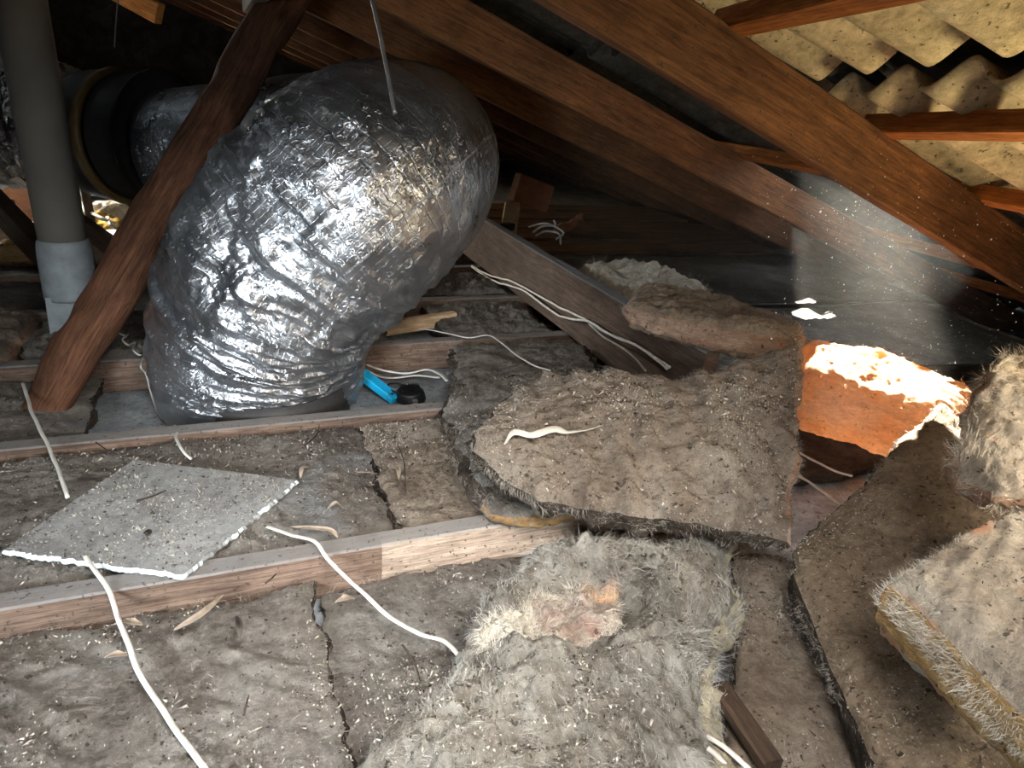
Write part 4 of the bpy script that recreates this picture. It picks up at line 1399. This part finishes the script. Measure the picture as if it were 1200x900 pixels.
# rubbish under the far eaves, left
items = [('brick', 'reddish brick block standing beside the flue pipe', 'brick', (28, 258, .06), (0.16, 0.09, 0.20), 'terracotta'),
         ('brick', 'orange timber block at the left edge behind the ducts', 'timber', (4, 252, .06), (0.14, 0.10, 0.10), 'orange_wood'),
         ('white_sheet', 'white sheet lying between the far dark posts', 'sheet', (122, 285, .03), (0.30, 0.18, 0.04), 'white'),
         ('white_sheet', 'pale panel leaning below the rear duct', 'sheet', (90, 228, .06), (0.26, 0.10, 0.16), 'white'),
         ('white_sheet', 'grey rag on the far left floor', 'sheet', (8, 232, .06), (0.30, 0.20, 0.10), 'galv')]
for nme, lab, cat, p, size, m in items:
    block(nme if nme != 'brick' or m == 'terracotta' else 'timber_block', lab, cat, at(*p) + np.array([0, 0, 0.0]), (1, 0.3 * rnd.uniform(-1, 1), 0.05), size, m)
for k, (x, y, z, a, b_, m, lab) in enumerate([(98, 252, .08, .20, .14, 'yellow', 'yellow wool lump behind the flue pipe, left one'), (124, 256, .08, .22, .14, 'yellow', 'yellow wool lump behind the flue pipe, right one'),
                                              (112, 238, .10, .30, .16, 'cream', 'whitish wool heap below the rear fitting'), (20, 290, .08, .40, .14, 'cut_yellow', 'yellowish batt on the floor at the far left'),
                                              (10, 270, .08, .35, .14, 'cream', 'pale wool heap at the far left edge')]):
    c = at(x, y, z)
    A_, B_, C2, D_ = c + [-a / 2, -b_ / 2, 0], c + [a / 2, -b_ / 2, 0], c + [a / 2, b_ / 2, 0], c + [-a / 2, b_ / 2, 0]
    batt('wool_lump', lab, 'insulation', [A_, B_], [D_, C2], [A_, D_], [B_, C2], z * 0.8, (m, m), seed=200 + k, res=0.014, lump=0.04, lscale=11, fine=0.012, ragged=0.04, rnd_e=0.3, group='far wool lumps')
for k, pts_ in enumerate([[(0, 262, .12), (15, 258, .14), (30, 270, .10), (48, 262, .12)], [(85, 232, .14), (100, 245, .14), (118, 255, .16), (134, 262, .14)], [(126, 255, .14), (130, 264, .15), (138, 268, .12)]]):
    o = tube('electrical_cable', px(*pts_), 0.007, MT['white'], sides=8, per=8)
    tag(o, ['white cable trailing at the far left floor edge', 'white cable sagging under the rear fitting', 'short dark-shadowed cable end by the yellow wool'][k], 'cable', 'far left cables')
# dark struts and braces of the far truss
for k, (a, b_, w_, h_, lab) in enumerate([
        ((-40, 215, 2.75), (70, 330, 2.55), 0.06, 0.10, 'dark diagonal brace at the left edge below the rear duct'),
        ((96, 205, 3.0), (109, 270, 3.0), 0.035, 0.03, 'thin dark post below the rear fitting'),
        ((12, 238, 3.05), (16, 285, 3.0), 0.04, 0.03, 'short dark post beside the reddish brick'),
        ((80, 262, 2.7), (140, 305, 2.62), 0.04, 0.07, 'dark diagonal brace just right of the flue pipe'),
        ((120, 220, 3.0), (190, 262, 2.9), 0.05, 0.13, 'dark slanting board under the rear fitting'),
        ((160, 340, 2.55), (235, 255, 2.75), 0.05, 0.12, 'dark diagonal brace between the pole and the foil duct')]):
    o = beam('truss_brace', dep(*a), dep(*b_), w_, h_, MT['dark_wood'], seed=300 + k)
    tag(o, lab, 'brace')
o = beam('truss_brace', dep(118, -8, 3.2), dep(185, 28, 3.2), 0.05, 0.09, MT['orange_wood'], seed=310)  # orange light put into the timber colour
tag(o, 'orange-lit timber piece at the top left edge', 'brace')
o = beam('roof_purlin', (0.13, 1.9, zr(0.13) - 0.075), (0.13, 2.7, zr(0.13) - 0.075), 0.045, 0.07, MT['dark_wood'], seed=311)
tag(o, 'dark purlin under the rafters carried by the leaning pole', 'purlin')

# ---- dust hanging in the sunbeam
rs = np.random.RandomState(12)
n_ = 900
B = []
st_ = np.array(SUN_TO)
while len(B) < n_:
    if len(B) % 3:
        h_ = np.array([rs.uniform(1.60, 2.02), rs.uniform(1.34, 1.71), 0])
        h_[2] = zr(h_[0], 0.16)
        B.append(h_ - st_ * rs.uniform(0.0, 0.75))
    else:
        B.append(dep(rs.uniform(880, 1200), rs.uniform(180, 470), rs.uniform(0.7, 1.3)))
B = np.array(B)
sz = 0.0005 + 0.0011 * rs.rand(n_) ** 3
base = np.array([[1, 0, -0.5], [-0.6, 0.8, -0.5], [-0.6, -0.8, -0.5], [0, 0, 1.0]], float)
q, _ = np.linalg.qr(rs.normal(size=(n_, 3, 3)))
V = B[:, None] + (base[None] @ q) * sz[:, None, None]
kk = np.arange(n_)[:, None] * 4
F = np.concatenate([kk + np.array([[0, 1, 3]]), kk + np.array([[1, 2, 3]]), kk + np.array([[2, 0, 3]]), kk + np.array([[0, 2, 1]])])
o = link_mesh('dust_motes', V.reshape(-1, 3), F, MT['mote'], smooth=False)
tag(o, 'bright dust specks floating in the air of the sunbeam on the right', 'dust', kind='stuff')

# faint dusty haze in the air round the sunbeam
hm = bpy.data.materials.new('dusty_air')
hm.use_nodes = True
hn = hm.node_tree
hn.nodes.remove(hn.nodes['Principled BSDF'])
vs_ = hn.nodes.new('ShaderNodeVolumeScatter')
vs_.inputs['Color'].default_value = (0.95, 0.92, 0.86, 1)
vs_.inputs['Density'].default_value = 0.030
vs_.inputs['Anisotropy'].default_value = 0.35
hn.links.new(vs_.outputs[0], hn.nodes['Material Output'].inputs['Volume'])
V = [(1.08, 1.06, 0.02), (2.9, 1.06, 0.02), (2.9, 2.7, 0.02), (1.08, 2.7, 0.02), (1.08, 1.06, 0.82), (2.9, 1.06, 0.18), (2.9, 2.7, 0.18), (1.08, 2.7, 0.82)]
F = [(0, 3, 2, 1), (4, 5, 6, 7), (0, 1, 5, 4), (1, 2, 6, 5), (2, 3, 7, 6), (3, 0, 4, 7)]
o = link_mesh('dusty_haze', V, F, hm, smooth=False)
tag(o, 'faint haze of lit dust in the air around the sun gap', 'haze', kind='stuff')
